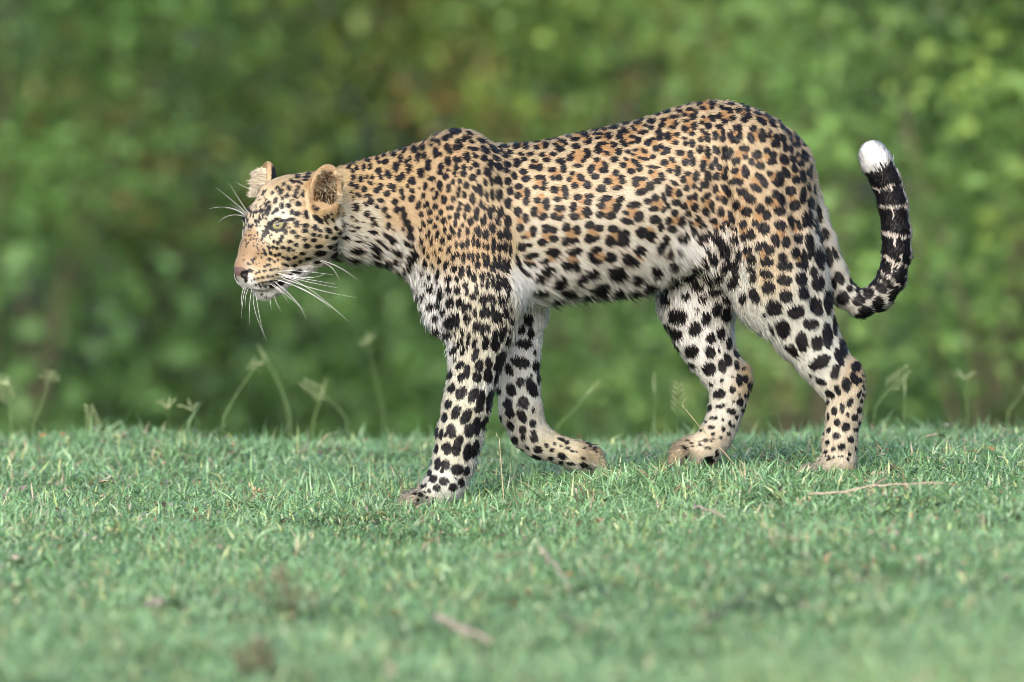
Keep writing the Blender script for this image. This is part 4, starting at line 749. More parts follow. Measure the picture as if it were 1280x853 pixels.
FAR_MARKS = _parse("""8473,3936,106,91,0 8684,4091,77,91,10 8831,3964,63,84,0 8965,3844,59,99,10 9092,3915,63,113,0 8444,4140,77,63,30 9014,4140,49,63,0 8346,4041,28,56,-30 8712,3873,28,35,0
8979,3605,99,34,-20 8810,3704,84,28,-15 6635,4153,48,79,-5 6551,4287,106,56,8 6685,4400,23,34,0 6502,4519,120,68,15 6368,4611,42,82,-20 6699,4568,42,77,-10 6502,4773,53,53,20
6649,4843,59,127,-25 6389,4864,56,82,-15 6347,5040,53,63,0 6544,5026,59,77,-20 6234,4871,28,49,0 6642,4688,20,20,0 6727,4730,21,70,0 6348,5032,59,53,0 6376,5152,53,62,-20
6467,5053,17,23,0 6524,5201,45,91,-30 6664,5117,20,39,0 6657,5286,39,48,0 6664,5394,39,25,0 6676,5475,45,51,0 6531,5370,42,53,0 6538,5461,31,45,0 6376,5314,39,68,-25
6256,5215,20,51,0 6313,5384,25,39,0 6432,5490,39,48,-25 6580,5588,42,20,40 6496,5630,63,25,40 6721,5616,53,39,10 6693,5715,70,28,20 6826,5567,31,31,0 6897,5623,37,25,0
6932,5546,23,20,0 7023,5701,62,34,25 6883,5729,31,25,0 7009,5778,34,25,0 7129,5796,53,23,5 7291,5810,39,37,0 7312,5609,20,14,0 7298,5722,31,14,0 7417,5844,20,17,0 7009,5574,20,14,0
7009,5490,49,20,20 7087,5532,28,28,50 7101,5602,42,14,0 7171,5644,56,14,10 7396,5595,99,17,45 6875,5799,56,17,5 6988,5841,99,14,12 7354,5855,23,11,0 8686,4097,77,99,10
8460,4167,70,63,30 8643,4378,84,87,0 8890,4217,56,65,0 9016,4160,48,79,-8 9122,4280,37,91,5 8883,4393,62,77,-10 9101,4491,48,82,-20 9030,4568,53,82,-10 8868,4604,84,84,0
8467,4336,21,63,-20 8650,4547,56,28,40 9213,4421,28,63,-20 9213,4561,28,63,-10 9248,4744,42,77,-8 9326,4730,34,48,0 9389,4815,37,42,0 9030,4751,28,25,0 9164,4864,42,45,0
9002,4920,82,56,-15 9262,5019,42,51,0 9185,5019,17,17,0 9253,4923,17,14,0 9326,4941,17,28,0 9371,4920,17,35,0 9016,5068,68,23,-10 8890,4801,31,20,0 9298,4597,20,20,0
9157,4705,14,14,0 8995,4301,14,20,0 8998,4371,17,25,0 8341,4055,28,56,0 9340,5061,20,23,0 8883,5096,25,42,20 9150,5138,59,34,10 9305,5117,25,25,0 9354,5060,20,28,0
8932,5222,51,23,0 9044,5243,20,17,0 9136,5293,23,39,-10 9220,5208,28,23,0 9051,5363,31,34,10 8904,5335,45,23,10 8826,5264,23,20,0 8777,5370,31,14,-20 8925,5419,28,25,0
9023,5468,17,20,0 8911,5490,25,25,0 8833,5501,39,20,10 9122,5419,25,23,0 8763,5518,31,11,0 8608,5511,25,11,0 8657,5539,23,14,0 8756,5553,25,11,0 8573,5613,31,17,20
8664,5581,20,11,0 8573,5708,23,17,0 8861,5595,49,14,10 8974,5658,25,39,15 8875,5757,70,56,-20 9185,5321,20,17,0""", 5)
TAWNY = _parse("""6503,1815,31 6756,1822,35 6988,1780,35 7227,1703,42 7537,1703,42 7312,1731,35 6693,2061,31 7234,1963,63 7579,1864,77 6946,2188,45 6833,1984,28 7474,2083,56 7664,2273,63
7213,2258,63 6742,2301,45 6552,2195,25 7002,2413,45 6531,2427,42 7277,2512,42 6756,2470,28 7607,2554,56 7952,1607,49 7832,1740,70 8008,1944,70 7888,2071,63 8156,2184,42
8367,1536,56 8606,1600,53 8388,1726,56 8261,1881,35 8163,1790,35 8810,1332,49 8613,1417,42 8810,1529,42 9064,1452,63 8796,1712,35 8986,1677,35 8571,1987,42 8374,2078,49
8810,2001,42 9007,2170,49 9155,1747,42 8585,2240,49 9078,1930,28 9303,1424,42 9471,1480,35 9577,1494,35 9183,1677,35 9429,1719,49 9640,1733,28 9901,1719,34 9260,1930,56
9436,2015,49 9591,1973,42 9774,2078,28 9999,1994,28 9239,2191,56 9661,2226,42 9908,2184,28 9056,1438,49 9436,2254,42 6503,2767,35 6749,2627,49 6981,2669,35 7248,2669,56
7572,2627,63 6833,2950,49 7136,2936,53 7396,2922,49 7678,2964,56 6890,3218,42 7136,3246,49 7467,3218,56 6594,2950,35 6622,3274,35 6805,3443,35 8001,2334,49 7881,2664,53
8205,2566,53 8409,2425,49 8627,2538,42 8824,2552,42 9007,2453,49 8430,2756,49 8691,2791,35 8965,2833,39 9071,2749,35 7713,2960,42 8107,2904,42 7966,3185,35 8613,2284,42
8796,2284,35 7684,2284,56 9211,2242,42 9464,2313,42 9310,2467,35 9239,2608,31 9661,2538,45 9464,2721,39 9880,2481,35 9281,2890,35 9732,2932,39 9915,2861,28 9528,3185,39
9971,3227,39 9317,3185,28 9774,3270,28 9545,3511,35 9805,3596,35 10002,3581,21 11073,3567,32 11228,3180,32""", 3)/10
for a_ in (NEAR_MARKS, FAR_MARKS): a_[:, :4] /= 10
NEAR_MARKS = np.vstack([NEAR_MARKS, [(674, 367, 7, 4, -20), (692, 376, 6, 4, 0), (710, 368, 6, 4, -20), (731, 373, 7, 4, 0), (751, 368, 6, 4, 10), (770, 368, 7, 4, 0), (790, 366, 6, 4, 0), (812, 358, 6, 5, 20), (840, 350, 6, 5, 10),
    (541, 383, 5, 3, -20), (552, 372, 3, 5, 0), (536, 362, 3, 3, 0), (527, 372, 3, 3, 0), (545, 412, 5, 4, 0), (530, 392, 3, 2.5, 0), (915, 352, 6, 8, 30), (928, 372, 4, 7, 20), (912, 330, 7, 6, 20), (908, 316, 6, 6, 0), (922, 322, 4, 6, 0), (918, 345, 5, 5, 0), (898, 299, 7, 6, 0), (906, 333, 5, 8, 20), (893, 322, 6, 7, 20), (880, 330, 5, 8, 10), (896, 345, 7, 6, 0), (866, 338, 6, 7, 20), (884, 312, 4, 5, 0)]])
FAR_MARKS = np.vstack([FAR_MARKS, [(832, 362, 7, 6, 0), (846, 352, 7, 7, 30), (862, 344, 7, 9, 0), (873, 357, 8, 6, 0), (887, 347, 8, 7, 0), (893, 363, 8, 5, -20), (906, 352, 7, 6, 0), (910, 371, 8, 5, -20), (858, 369, 5, 4, 0), (878, 373, 5, 4, 0), (835, 375, 5, 6, 0), (898, 332, 7, 6, 0), (876, 333, 7, 6, 0), (660, 398, 5, 7, 0), (650, 410, 6, 6, 0)]])

# face markings traced on the near side: px, py, half width, half height, angle (deg)
FS = [(350.4,241,3.2,4.4,-15),(359,245.5,2.6,3,0),(353.6,249,1.8,2.6,-20),(345,252,2.6,4.4,20),(337,253.6,1.5,2.2,10),(369,246.6,3.6,2.2,30),(370,240.6,2.4,3.4,-30),(361,236,2.6,4.2,-30),
(353,258,2.7,4.3,-5),(361,258,2.9,3.3,-10),(372.8,256,3.9,3.1,10),(364.5,252,1.3,1.9,0),(336,264,2.9,7,18),(347,263.5,2.6,3,40),(342.5,267,3.4,1.6,-40),(327,265,3,2.6,-30),(321,266,1.7,2.2,0),(333,258.5,1.4,2.6,20),
(355,267,1.7,1.1,0),(365.5,266,2.1,3.3,10),(371.6,268.2,4,3,-20),(371,281,3.8,4.4,20),(367,275.4,2.4,1.8,0),(361.6,285.6,2,1.5,-15),(366.8,291,3.8,2.5,0),(357.8,290.8,2.6,3.2,0),(321,277,2,2.6,-20),(324.5,278,1.3,2.4,-10),(326,274.4,1.4,2.6,-20),
(329.5,273,1,1.5,0),(322,283,1.4,1.4,0),(317,282,1.1,1.4,0),(315,285,1.1,1.4,0),(311.4,265,1.6,6,0),(309,277,1.4,2.2,0),(360.7,235,2,4,-35),(354,231,2,3,35),(362.8,225.8,2,2,0),(366.5,227.8,1.8,2.3,20),(372,227.4,2.3,2,0),(376,230,1.2,1.7,0),(372,235,1.8,3,-20),
(378,245,3.3,2,35),(384.5,254.5,3.8,3,40),(394,260.6,4.6,3,45),(379,240.5,1,2.4,-40),(345.5,236,1.5,1.9,0),(341,242,1.7,2.6,0),(382,221,5,1.4,-3),(370.5,222,3.8,1.3,-3),(383,217,3.8,1.2,-5),(380,225,4,1,-3),(369.7,219,3.4,1.2,-8),(387,213,4.2,1.5,-10),(367,216,4.2,1.6,-10),
(365.8,266,1.9,2.6,0),(382.7,268.7,3.4,5.6,-15),(397,275,7.4,3,42),(406,275.6,1.5,5.4,-25),(408,271,1.2,3,-25),(415,275.6,1.5,3,-25),(412.7,268,1.2,2.2,-30),(418.5,285.6,2.1,3.2,-20),(420,281,1.3,2.4,-20),(424,295,2.3,4.3,-20),(381,283,3.4,2.9,0),(380.6,290,3.4,2.3,0),
(393.8,285,4,3.7,0),(399.6,289,1.9,1.6,0),(409.6,288.8,5,3,35),(406.4,296,2.7,2.7,0),(415.4,298.8,3.7,2.1,0),(390.6,294,2.7,2.3,0),(398,295,3,2.1,0),(390.6,301,3.4,2.1,-5),(371.6,296.7,3,2.5,-30),(379.5,299.8,2.3,2.1,0),(370,307,3.4,2.2,-20),(382,308,3.2,3,0),
(396.4,308.8,5.2,2.2,-8),(409,310,3,2.6,0),(416.4,308.3,3.7,1.9,-5),(415.4,314,4,2.1,-15),(396.4,317,6.8,2.7,-15),(413.8,322,5.6,3.4,-15),(377,317.8,3.4,2.1,-10),(367.4,322,3,2,-10),(373.7,327.8,1.9,1.9,0),(382.7,324.6,3.1,1.6,-15),(392.7,327.8,4,1.7,-10),(367,333,2.1,1.8,0),
(362.6,303,3.7,1.9,-5),(361,312.3,2.8,3.3,25),(354,296.7,2.2,2.8,-20),(351.8,301.4,2.2,3.3,-30),(348.3,305,2,2.3,-20),(343.6,303,1.7,1.7,0),(354,310,2.8,2,0),(342.4,309.6,1.8,2.1,0),(347,311.4,2,2,0),(337.7,310.8,1.4,1.9,0),(367.6,313.7,1.7,1.6,0),(339.5,317.8,2.3,1.7,20),
(344.8,320,2.1,1.8,20),(350,319,2.1,2,0),(359.4,323.7,2.8,2.2,10),(354,322.5,1.4,1.4,0),(367.6,322,2.8,2,0),(333,318.4,2.2,1.6,25),(338.3,324.8,2.8,1.5,25),(348.3,325.4,1.4,1.4,0),(344,328,1.8,1,0),(337,331.6,2.6,1.2,-10),(332.5,334,1.8,1,-10),(354,330.7,1.2,1.7,0),(357.7,332,1.4,1.6,0),(361,333,1.4,1.2,0),(367,332.5,2.3,1.9,0),(330.7,312.5,1.3,1.4,0),
(321.3,342.4,1.7,1,-15),(325.4,340.7,1.7,1.3,-15),(331.9,339.5,2.1,1.3,-10),(339.5,338.3,2.3,1.3,-10),(343.6,337,1.5,1.1,-10),(347.7,336.6,1.3,1,-10),(319.6,349.8,1.7,1.1,-15),(323.7,349,1.7,1.1,-10),(329,348,2.1,1.3,-10),(336,346.5,2.6,1.3,-10),(341.8,346,1.8,1.1,-10),(347,344,2.4,1.1,-15),
(315.5,351,1,.8,0),(319.6,355,1.2,.9,0),(324.3,355,1.5,.9,0),(328.4,354,1.7,1,-8),(333,353,2.2,1,-8),(339.5,352,3,1.1,-10),(346,350.6,3,1.1,-12),(326,358,1.2,.8,0),(332,358,2.2,.9,0),(341,357,5,1.9,-18),(351,353.5,6,2.0,-25),(361,346,5,2.0,-40),(370,339.5,7,2.2,-8),
(319,325,3.6,1.2,-50),(313.5,361.8,1.5,.9,0),(327,366,1,.9,0),(331.5,369,1,.9,0)]
for _ in range(60):                                    # brown freckles of the forehead and the bridge
    a, b = random.uniform(304, 336), random.uniform(237, 275)
    if a > 300+ (275-b)*0.3: FS.append((a, b, random.uniform(.6, 1.3), random.uniform(.8, 1.8), random.uniform(-30, 30)))
for _ in range(130):
    a, b = random.uniform(303, 342), random.uniform(282, 334)
    if a > 306 + (318-b)*.12: FS.append((a, b, random.uniform(.2, .75), random.uniform(.2, .75), 0))
FS = np.array(FS)
CREASE = [(339, 280, 331, 295, 2.6), (338, 281, 342, 286, 3.0), (340, 279, 346, 275.5, 1.7), (346, 275.5, 357, 277, 1.6), (357, 277, 365, 275, 1.5), (342, 287, 347, 290, 1.6), (347, 290, 353, 288.5, 1.5), (353, 288.5, 358, 281, 1.4), (331, 295, 328, 301, 1.2)]
NOSE = [(300, 340, 8.5, 6), (306, 343, 6, 6), (309, 349, 3.2, 4)]

def tail_param(P):
    tp = np.array([pt(*q[:3]) for q in TAIL]); L = np.r_[0, np.cumsum(np.linalg.norm(np.diff(tp, axis=0), axis=1))]
    best = np.full(len(P), 1e9); tt = np.zeros(len(P)); side = np.zeros(len(P))
    for i in range(len(tp)-1):
        v = tp[i+1]-tp[i]; t = np.clip(((P-tp[i]) @ v)/(v @ v), 0, 1)
        c = tp[i] + t[:, None]*v; dd = np.linalg.norm(P-c, axis=1)
        b = dd < best; best[b] = dd[b]; tt[b] = (L[i] + t*(L[i+1]-L[i]))[b]
        perp = np.array([v[2], 0, -v[0]]); perp /= np.linalg.norm(perp)
        side[b] = ((P-c) @ perp)[b]
    return tt, side, L[-1]

def paint(P, N, col, hd, PR, l, flw, ln):
    """coat colour (linear) for skin points; returns colour and bare-skin mask"""
    col = col.copy(); n_ = len(P)
    black = np.zeros(n_); tawny = np.zeros(n_)
    wob = vnoise(P*0.16, 5); wob2 = vnoise(P*0.42, 9)
    cs = 24.0
    key = (np.floor(P[:, 0]/cs)).astype(int); o_ = np.argsort(key, kind='stable'); ks = key[o_]
    r = np.random.default_rng(21)
    for (c, nn, fl, R, ro, el) in SPOTS:
        ext = R*1.7+4
        a = np.searchsorted(ks, math.floor((c[0]-ext)/cs)); b = np.searchsorted(ks, math.floor((c[0]+ext)/cs)+1)
        seed = r.integers(1 << 30); rr = np.random.default_rng(seed)
        ix = o_[a:b]; 
        D = P[ix]-c; m_ = (D**2).sum(1) < ext*ext; ix = ix[m_]; D = D[m_]
        if not len(ix): continue
        m_ = N[ix] @ nn > -0.1; ix = ix[m_]; D = D[m_]
        if not len(ix): continue
        t = fl - (fl @ nn)*nn; t /= np.linalg.norm(t)+1e-9; s = np.cross(nn, t)
        u = D @ t; v = D @ s
        if ro < .5:
            an = rr.normal(0, .35); u2 = u*math.cos(an)+v*math.sin(an); v2 = -u*math.sin(an)+v*math.cos(an)
            sz = R*rr.uniform(.8, 1.15); e = el*rr.uniform(.85, 1.2)
            q = np.sqrt((u2/(sz*math.sqrt(e)))**2 + (v2/(sz/math.sqrt(e)))**2)
            val = 1 - q
            if rr.random() < .35:              # a second lobe
                oa = rr.uniform(0, 6.28); of = sz*.8
                q = np.sqrt(((u2-of*math.cos(oa))/(sz*.65))**2 + ((v2-of*math.sin(oa))/(sz*.6))**2)
                val = np.maximum(val, 1-q)
            val = val + 0.16*wob[ix] + 0.10*wob2[ix]
            black[ix] = np.maximum(black[ix], val)
            tawny[ix] = np.maximum(tawny[ix], (1.45-q)*0.25)
        else:
            nb = rr.choice([3, 4, 4, 5]); a0 = rr.uniform(0, 6.28); val = np.full(len(ix), -9.0)
            sx = math.sqrt(el)*rr.uniform(.93, 1.1); R2 = R*rr.uniform(.88, 1.08)
            for k in range(nb):
                an = a0 + 6.283*k/nb + rr.normal(0, .18); rad = R2*rr.uniform(.62, .74)
                cu, cv = rad*math.cos(an)*sx, rad*math.sin(an)/sx
                ra = R2*rr.uniform(.40, .56)*(4.3/nb)**.55; rb = R2*rr.uniform(.27, .36)
                du, dv = u-cu, v-cv
                tu, tv = -math.sin(an), math.cos(an)
                q = np.sqrt(((du*tu+dv*tv)/ra)**2 + ((du*tv-dv*tu)/rb)**2)
                val = np.maximum(val, 1-q)
            val = val + 0.20*wob[ix] + 0.16*wob2[ix]
            black[ix] = np.maximum(black[ix], val)
            q = np.sqrt((u/(R2*.80*sx))**2 + (v/(R2*.80/sx))**2)
            tawny[ix] = np.maximum(tawny[ix], (1-q)*3)
    # the side that is turned to the camera: the animal's own pattern and the painted crease shade
    fx = flw[:, 0]; fz = flw[:, 2]; fn = np.sqrt(fx*fx+fz*fz)+1e-6
    sh = ln*np.random.default_rng(3).uniform(.25, .7, n_)
    SX = P[:, 0] + fx/fn*sh; SY = PYof(P[:, 2], P[:, 1]) - fz/fn*sh
    seen = (~hd) & (N[:, 1] < 0.30) & ~((P[:, 0] > 1062) & (SY < 302))
    seen &= ~((P[:, 1] > 14) & (SY < 322))
    black[seen] = -9; tawny[seen] = 0
    fat = np.zeros(n_)
    deep = P[:, 1] >= np.where((SY > 338) & (SX > 800), -6, 14)
    for MK, lay in ((NEAR_MARKS, ~deep), (FAR_MARKS, deep)):
        ids = np.nonzero(seen & lay)[0]; ids = ids[np.argsort(SX[ids])]; xs_ = SX[ids]
        for (a, b, rx, ry, an) in MK:
            gr = .35 if min(rx, ry) < 3.2 else (.3 if a > 1044 and b < 400 else .9 if 645 < a < 900 else .75)
            e = max(rx, ry)*1.2+1.5; i0, i1 = np.searchsorted(xs_, [a-e, a+e]); ix = ids[i0:i1]
            ix = ix[np.abs(SY[ix]-b) < e]
            ca, sa = math.cos(math.radians(an)), math.sin(math.radians(an)); dx, dy = SX[ix]-a, SY[ix]-b
            q = np.sqrt(((dx*ca+dy*sa)/(rx+gr))**2 + ((-dx*sa+dy*ca)/(ry+gr))**2)
            black[ix] = np.maximum(black[ix], (1.06-q)+.10*wob2[ix])
            fat[ix] = np.maximum(fat[ix], .5*np.clip(2.2-1.2*q, 0, 1))
    ids = np.nonzero(seen)[0]; ids = ids[np.argsort(SX[ids])]; xs_ = SX[ids]
    for (a, b, r_) in TAWNY:
        e = r_*1.6; i0, i1 = np.searchsorted(xs_, [a-e, a+e]); ix = ids[i0:i1]
        tawny[ix] = np.maximum(tawny[ix], np.clip((1.75-np.hypot(SX[ix]-a, SY[ix]-b)/r_)*2.2, 0, 1))
    tawny = np.where(seen, np.maximum(tawny, fat*np.clip((P[:, 2]-150)/120, 0, 1)*.8), tawny)
    tw = lin((162, 124, 82))
    fade = np.clip((P[:, 2]-250)/60, 0.35, 1)
    tv = np.clip(tawny, 0, 1)*0.88*fade
    col = col*(1-tv[:, None]) + tw*tv[:, None]
    bl = np.clip(black/0.12, 0, 1)
    # face
    bare = np.zeros(n_, bool); ear_in = np.zeros(n_, bool)
    hi = np.nonzero(hd)[0]
    if len(hi):
        X = PR[hi, 0]; Y = PYof(PR[hi, 2], PR[hi, 1]); val = np.full(len(hi), -9.0)
        er, _ = head_reflect(N[hi]+np.array([HX, HD, 0])); er = er-np.array([HX, HD, 0])
        NR = np.where((l[hi] < 0)[:, None], er, N[hi])
        xo = np.argsort(X); Xs = X[xo]
        for (a, b, rx, ry, an) in FS:
            e = max(rx, ry)+1.5; i0, i1 = np.searchsorted(Xs, [a-e, a+e]); ix = xo[i0:i1]
            ca, sa = math.cos(math.radians(an)), math.sin(math.radians(an))
            dx, dy = X[ix]-a, Y[ix]-b
            q = np.sqrt(((dx*ca+dy*sa)/(rx*1.08+.65))**2 + ((-dx*sa+dy*ca)/(ry*1.08+.65))**2)
            soft = 1.0 if min(rx, ry) > 1.2 else 0.8
            val[ix] = np.maximum(val[ix], (1.05-q)*soft)
        val += 0.08*wob2[hi]
        for (a, b, c, d_, wd) in CREASE:
            vx, vy = c-a, d_-b; t = np.clip(((X-a)*vx+(Y-b)*vy)/(vx*vx+vy*vy), 0, 1)
            q = np.hypot(X-a-t*vx, Y-b-t*vy)/(wd+.75); val = np.maximum(val, 1.1-q)
        # ear: rim tan, hollow dark, back black
        rel = PR[hi]-EAR_C; eu = rel @ EARA[0]; ev = rel @ EARA[1]+4; en = rel @ EARA[2]
        ear = ((eu/25)**2+(ev/37)**2 < 1.05) & (ev > -22) & (en > -16)
        opn = NR @ EARA[2]
        back = ear & (opn < -0.15)
        hollow = ear & (opn > -0.15) & (((eu+1)/17)**2 + ((ev+2)/28)**2 < 1) & (en < 5)
        val = np.where(ear, -1, val)
        val = np.where(back & (ev < 26), 1, val)
        cc = col[hi]
        cc[ear & ~hollow & ~back] = lin((180, 154, 120))
        dark = np.clip(1-np.hypot((eu+6)/11, (ev+2)/25), 0, 1)
        cc[hollow] = (lin((170, 134, 96))*(1-np.clip(dark*3, 0, 1)[:, None]) + lin((60, 42, 32))*np.clip(dark*3, 0, 1)[:, None])[hollow]
        ear_in[hi] = hollow
        # nose leather
        nv = np.full(len(hi), -9.0)
        for (a, b, rx, ry) in NOSE: nv = np.maximum(nv, 1-np.hypot((X-a)/rx, (Y-b)/ry))
        lea = (nv > 0) & (Y > 333.5 + (X-293)*0.05)
        cc[lea] = lin((98, 78, 76))
        ns = np.maximum(1-np.hypot((X-306.5)/4.6, (Y-344)/5), 1-np.hypot((X-313)/5.5, (Y-339.5)/2.6))
        ns = np.maximum(ns, 1-np.hypot((X-308)/2.4, (Y-350.5)/4))
        cc[ns > 0] = lin((22, 18, 20))
        bare[hi] = lea | (ns > 0)
        val[lea | (ns > 0)] = -1
        col[hi] = cc
        bl[hi] = np.clip(val/0.25, 0, 1)
    # tail
    ti = np.nonzero((P[:, 0] > 1062) & (P[:, 2] > 200))[0]
    if len(ti):
        t, sd, L = tail_param(P[ti]); e = L - t + 3*wob[ti] + 1.2*wob2[ti]
        bands = np.zeros(len(ti), bool)
        for (a, wd) in ((46, 1.0), (72, 1.6), (108, 1.8), (141, 1.5), (164, 1.3), (186, 1.6)): bands |= np.abs(e - a - sd*0.16) < wd
        cen = (np.abs(sd+3+2*wob[ti]) < 1.1) & (e > 52) & (np.sin(e*0.17+1) > 0.2)
        cen |= (np.abs(sd-5+2*wob[ti]) < 1.1) & (e > 120) & (np.sin(e*0.13+2) > 0.1)
        k = (e > 19 + 4*np.abs(wob2[ti])*np.sign(np.sin(sd*1.3))) & (e < 175) & ~bands & ~cen & (sd < 16+1.2*wob2[ti])
        z_ = e < 172
        bl[ti[z_]] = k[z_].astype(float)
        col[ti[e < 22]] = lin((236, 236, 238))
        col[ti[(e >= 22) & (e < 172)]] = lin((214, 206, 198))
    col = col*(1-bl[:, None]) + np.array([0.010, 0.0095, 0.012])*bl[:, None]
    return col, bare, bl, ear_in

# ---- skin material and mesh
root_tag = dict(label='spotted leopard walking left across the short grass with its tail curled up', cat='leopard')
m, n, p, o = new_mat('leopard_skin')
a = n.nodes.new('ShaderNodeAttribute'); a.attribute_name = 'tint'
n.links.new(noise_tint(n, a.outputs['Color'], 400, 0.85, 1.1), p.inputs['Base Color'])
p.inputs['Roughness'].default_value = 0.5; p.inputs['Specular IOR Level'].default_value = 0.3
fl, par, col, hd, PR, l = coat_fields(SV, SN)
vc, bare_v, _, _ = paint(SV, SN, col, hd, PR, l, fl, par[:, 0]*0)
ALB = 0.80
leopard = mesh_obj('leopard', to_world(SV), SQ, m, colors=vc*ALB)
tag(leopard, **root_tag)
print('painted skin', round(time.time()-T0, 1))

# ---- fur: one hair curve for every root
def wroot(P, N):
    w_ = np.where(N[:, 1] > 0.35, 0.22, 1.0)
    w_ *= np.where((P[:, 0] < 424) & (P[:, 2] > 240), 3.2, 1.0)
    w_ *= np.where(P[:, 2] < 120, 1.5, 1.0)
    return w_
NH = 480000
P, N = sample_skin(NH, wroot, seed=11)
fl, par, col, hd, PR, l = coat_fields(P, N)
hc, bare, blk, ear_in = paint(P, N, col, hd, PR, l, fl, par[:, 0])
keep = ~bare
eye_near = np.minimum(np.linalg.norm(P-EYE_C, axis=1), np.linalg.norm(P-head_reflect(EYE_C)[0], axis=1))
keep &= eye_near > EYE_R+0.9
P, N, fl, par, hc, hd, blk, ear_in, l = (a_[keep] for a_ in (P, N, fl, par, hc, hd, blk, ear_in, l))
NH = len(P); r = np.random.default_rng(5)
fl = fl/(np.linalg.norm(fl, axis=1)[:, None]+1e-9)
cl = np.stack([vnoise(P*0.10, 31), vnoise(P*0.10, 32), vnoise(P*0.10, 33)], -1)
fl = fl + 0.10*cl + r.normal(0, 0.10, fl.shape)
tg = fl - (fl*N).sum(1)[:, None]*N; tg /= np.linalg.norm(tg, axis=1)[:, None]+1e-9
ln = par[:, 0]*r.uniform(.65, 1.25, NH); lift = par[:, 1]*r.uniform(.5, 1.5, NH)
stray = (r.random(NH) < .045) & (par[:, 0] > 4.2) & ~ear_in & (N[:, 1] > -.42)
ln = np.where(stray, ln*1.15+.6, ln); lift = np.where(stray, lift*1.6+.05, lift)
ln = np.where(hd, ln, ln*np.clip(1+0.25*np.clip(-N[:, 2], 0, 1), 1, 1.3))
# long hair inside the ears
farear = ear_in & (l < 0)
ei = ear_in
ln = np.where(ei, r.uniform(9, 19, NH), ln); lift = np.where(ei, 0.9, lift)
hcw = r.random(NH)
hc = np.where((ei & (hcw < np.where(farear, .93, .30)))[:, None], np.where(farear[:, None], lin((236, 222, 198)), lin((240, 226, 200))), hc)
hc = np.where((ei & (hcw > np.where(farear, .97, .74)))[:, None], lin((70, 50, 36)), hc)
up = np.where(farear[:, None], np.array([-1.0, -.3, .35]), np.array([.25, -.3, 1.0]))
tg = np.where(ei[:, None], up + r.normal(0, .38, (NH, 3)), tg); tg /= np.linalg.norm(tg, axis=1)[:, None]
# tail tip brush
lift_s = np.clip(lift, 0.03, 1.2)
d0 = tg*np.cos(lift_s*1.5)[:, None] + N*np.sin(lift_s*1.5)[:, None]
d1 = tg*np.cos(lift_s*0.8)[:, None] + N*np.sin(lift_s*0.8)[:, None]
d2_ = tg*np.cos(lift_s*0.45)[:, None] + N*np.sin(lift_s*0.45)[:, None]
grav = np.array([0, 0, -1.0])*np.clip((ln-8)/40, 0, .35)[:, None]
K = 4
pts = np.zeros((NH, K, 3))
pts[:, 0] = P - N*0.6
pts[:, 1] = pts[:, 0] + d0*(ln/3)[:, None]
pts[:, 2] = pts[:, 1] + (d1+grav)*(ln/3)[:, None]
pts[:, 3] = pts[:, 2] + (d2_+grav*1.6)*(ln/3)[:, None]
rad0 = np.where(hd, 0.30, 0.40)*np.clip(np.sqrt(ln/7), .8, 1.15)
rad = rad0[:, None]*np.array([1.0, .95, .75, .18])[None, :]*S
shade = np.where(hd, r.uniform(.66, 1.30, NH), r.uniform(.80, 1.20, NH))[:, None]
hcol = np.clip(hc*shade, 0, 0.95)*ALB
hcu = bpy.data.hair_curves.new('fur')
hcu.add_curves([K]*NH)
hcu.attributes['position'].data.foreach_set('vector', to_world(pts).astype(np.float32).ravel())
at = hcu.attributes.new('radius', 'FLOAT', 'POINT') if 'radius' not in hcu.attributes else hcu.attributes['radius']
at.data.foreach_set('value', rad.astype(np.float32).ravel())
at = hcu.attributes.new('tint', 'FLOAT_COLOR', 'CURVE')
c4 = np.ones((NH, 4), np.float32); c4[:, :3] = hcol; at.data.foreach_set('color', c4.ravel())
at = hcu.attributes.new('skin_normal', 'FLOAT_VECTOR', 'CURVE')
hdir = pts[:, 3]-pts[:, 1]; hdir /= np.linalg.norm(hdir, axis=1)[:, None]+1e-9
N2 = np.where(farear[:, None], np.array([-.5, -.5, .7]), np.where(ei[:, None], EARA[2], N))
nh = N2 - .92*(N2*hdir).sum(1)[:, None]*hdir; nh /= np.linalg.norm(nh, axis=1)[:, None]+1e-9
sn = nh + 0.12*N2 + r.normal(0, .30, N.shape); sn /= np.linalg.norm(sn, axis=1)[:, None]
at.data.foreach_set('vector', sn.astype(np.float32).ravel())
m, n, p, o = new_mat('leopard_fur')
a = n.nodes.new('ShaderNodeAttribute'); a.attribute_name = 'tint'; n.links.new(a.outputs['Color'], p.inputs['Base Color'])
b = n.nodes.new('ShaderNodeAttribute'); b.attribute_name = 'skin_normal'; n.links.new(b.outputs['Vector'], p.inputs['Normal'])
p.inputs['Roughness'].default_value = 0.45; p.inputs['Specular IOR Level'].default_value = 0.14
t = n.nodes.new('ShaderNodeBsdfTranslucent'); n.links.new(a.outputs['Color'], t.inputs[0]); n.links.new(b.outputs['Vector'], t.inputs['Normal'])
mx = n.nodes.new('ShaderNodeMixShader'); mx.inputs[0].default_value = 0.13
n.links.new(p.outputs[0], mx.inputs[1]); n.links.new(t.outputs[0], mx.inputs[2]); n.links.new(mx.outputs[0], o.inputs[0])
hcu.materials.append(m)
fur = bpy.data.objects.new('fur', hcu); COL.objects.link(fur); fur.parent = leopard; fur['kind'] = 'stuff'
print('fur', NH, round(time.time()-T0, 1))

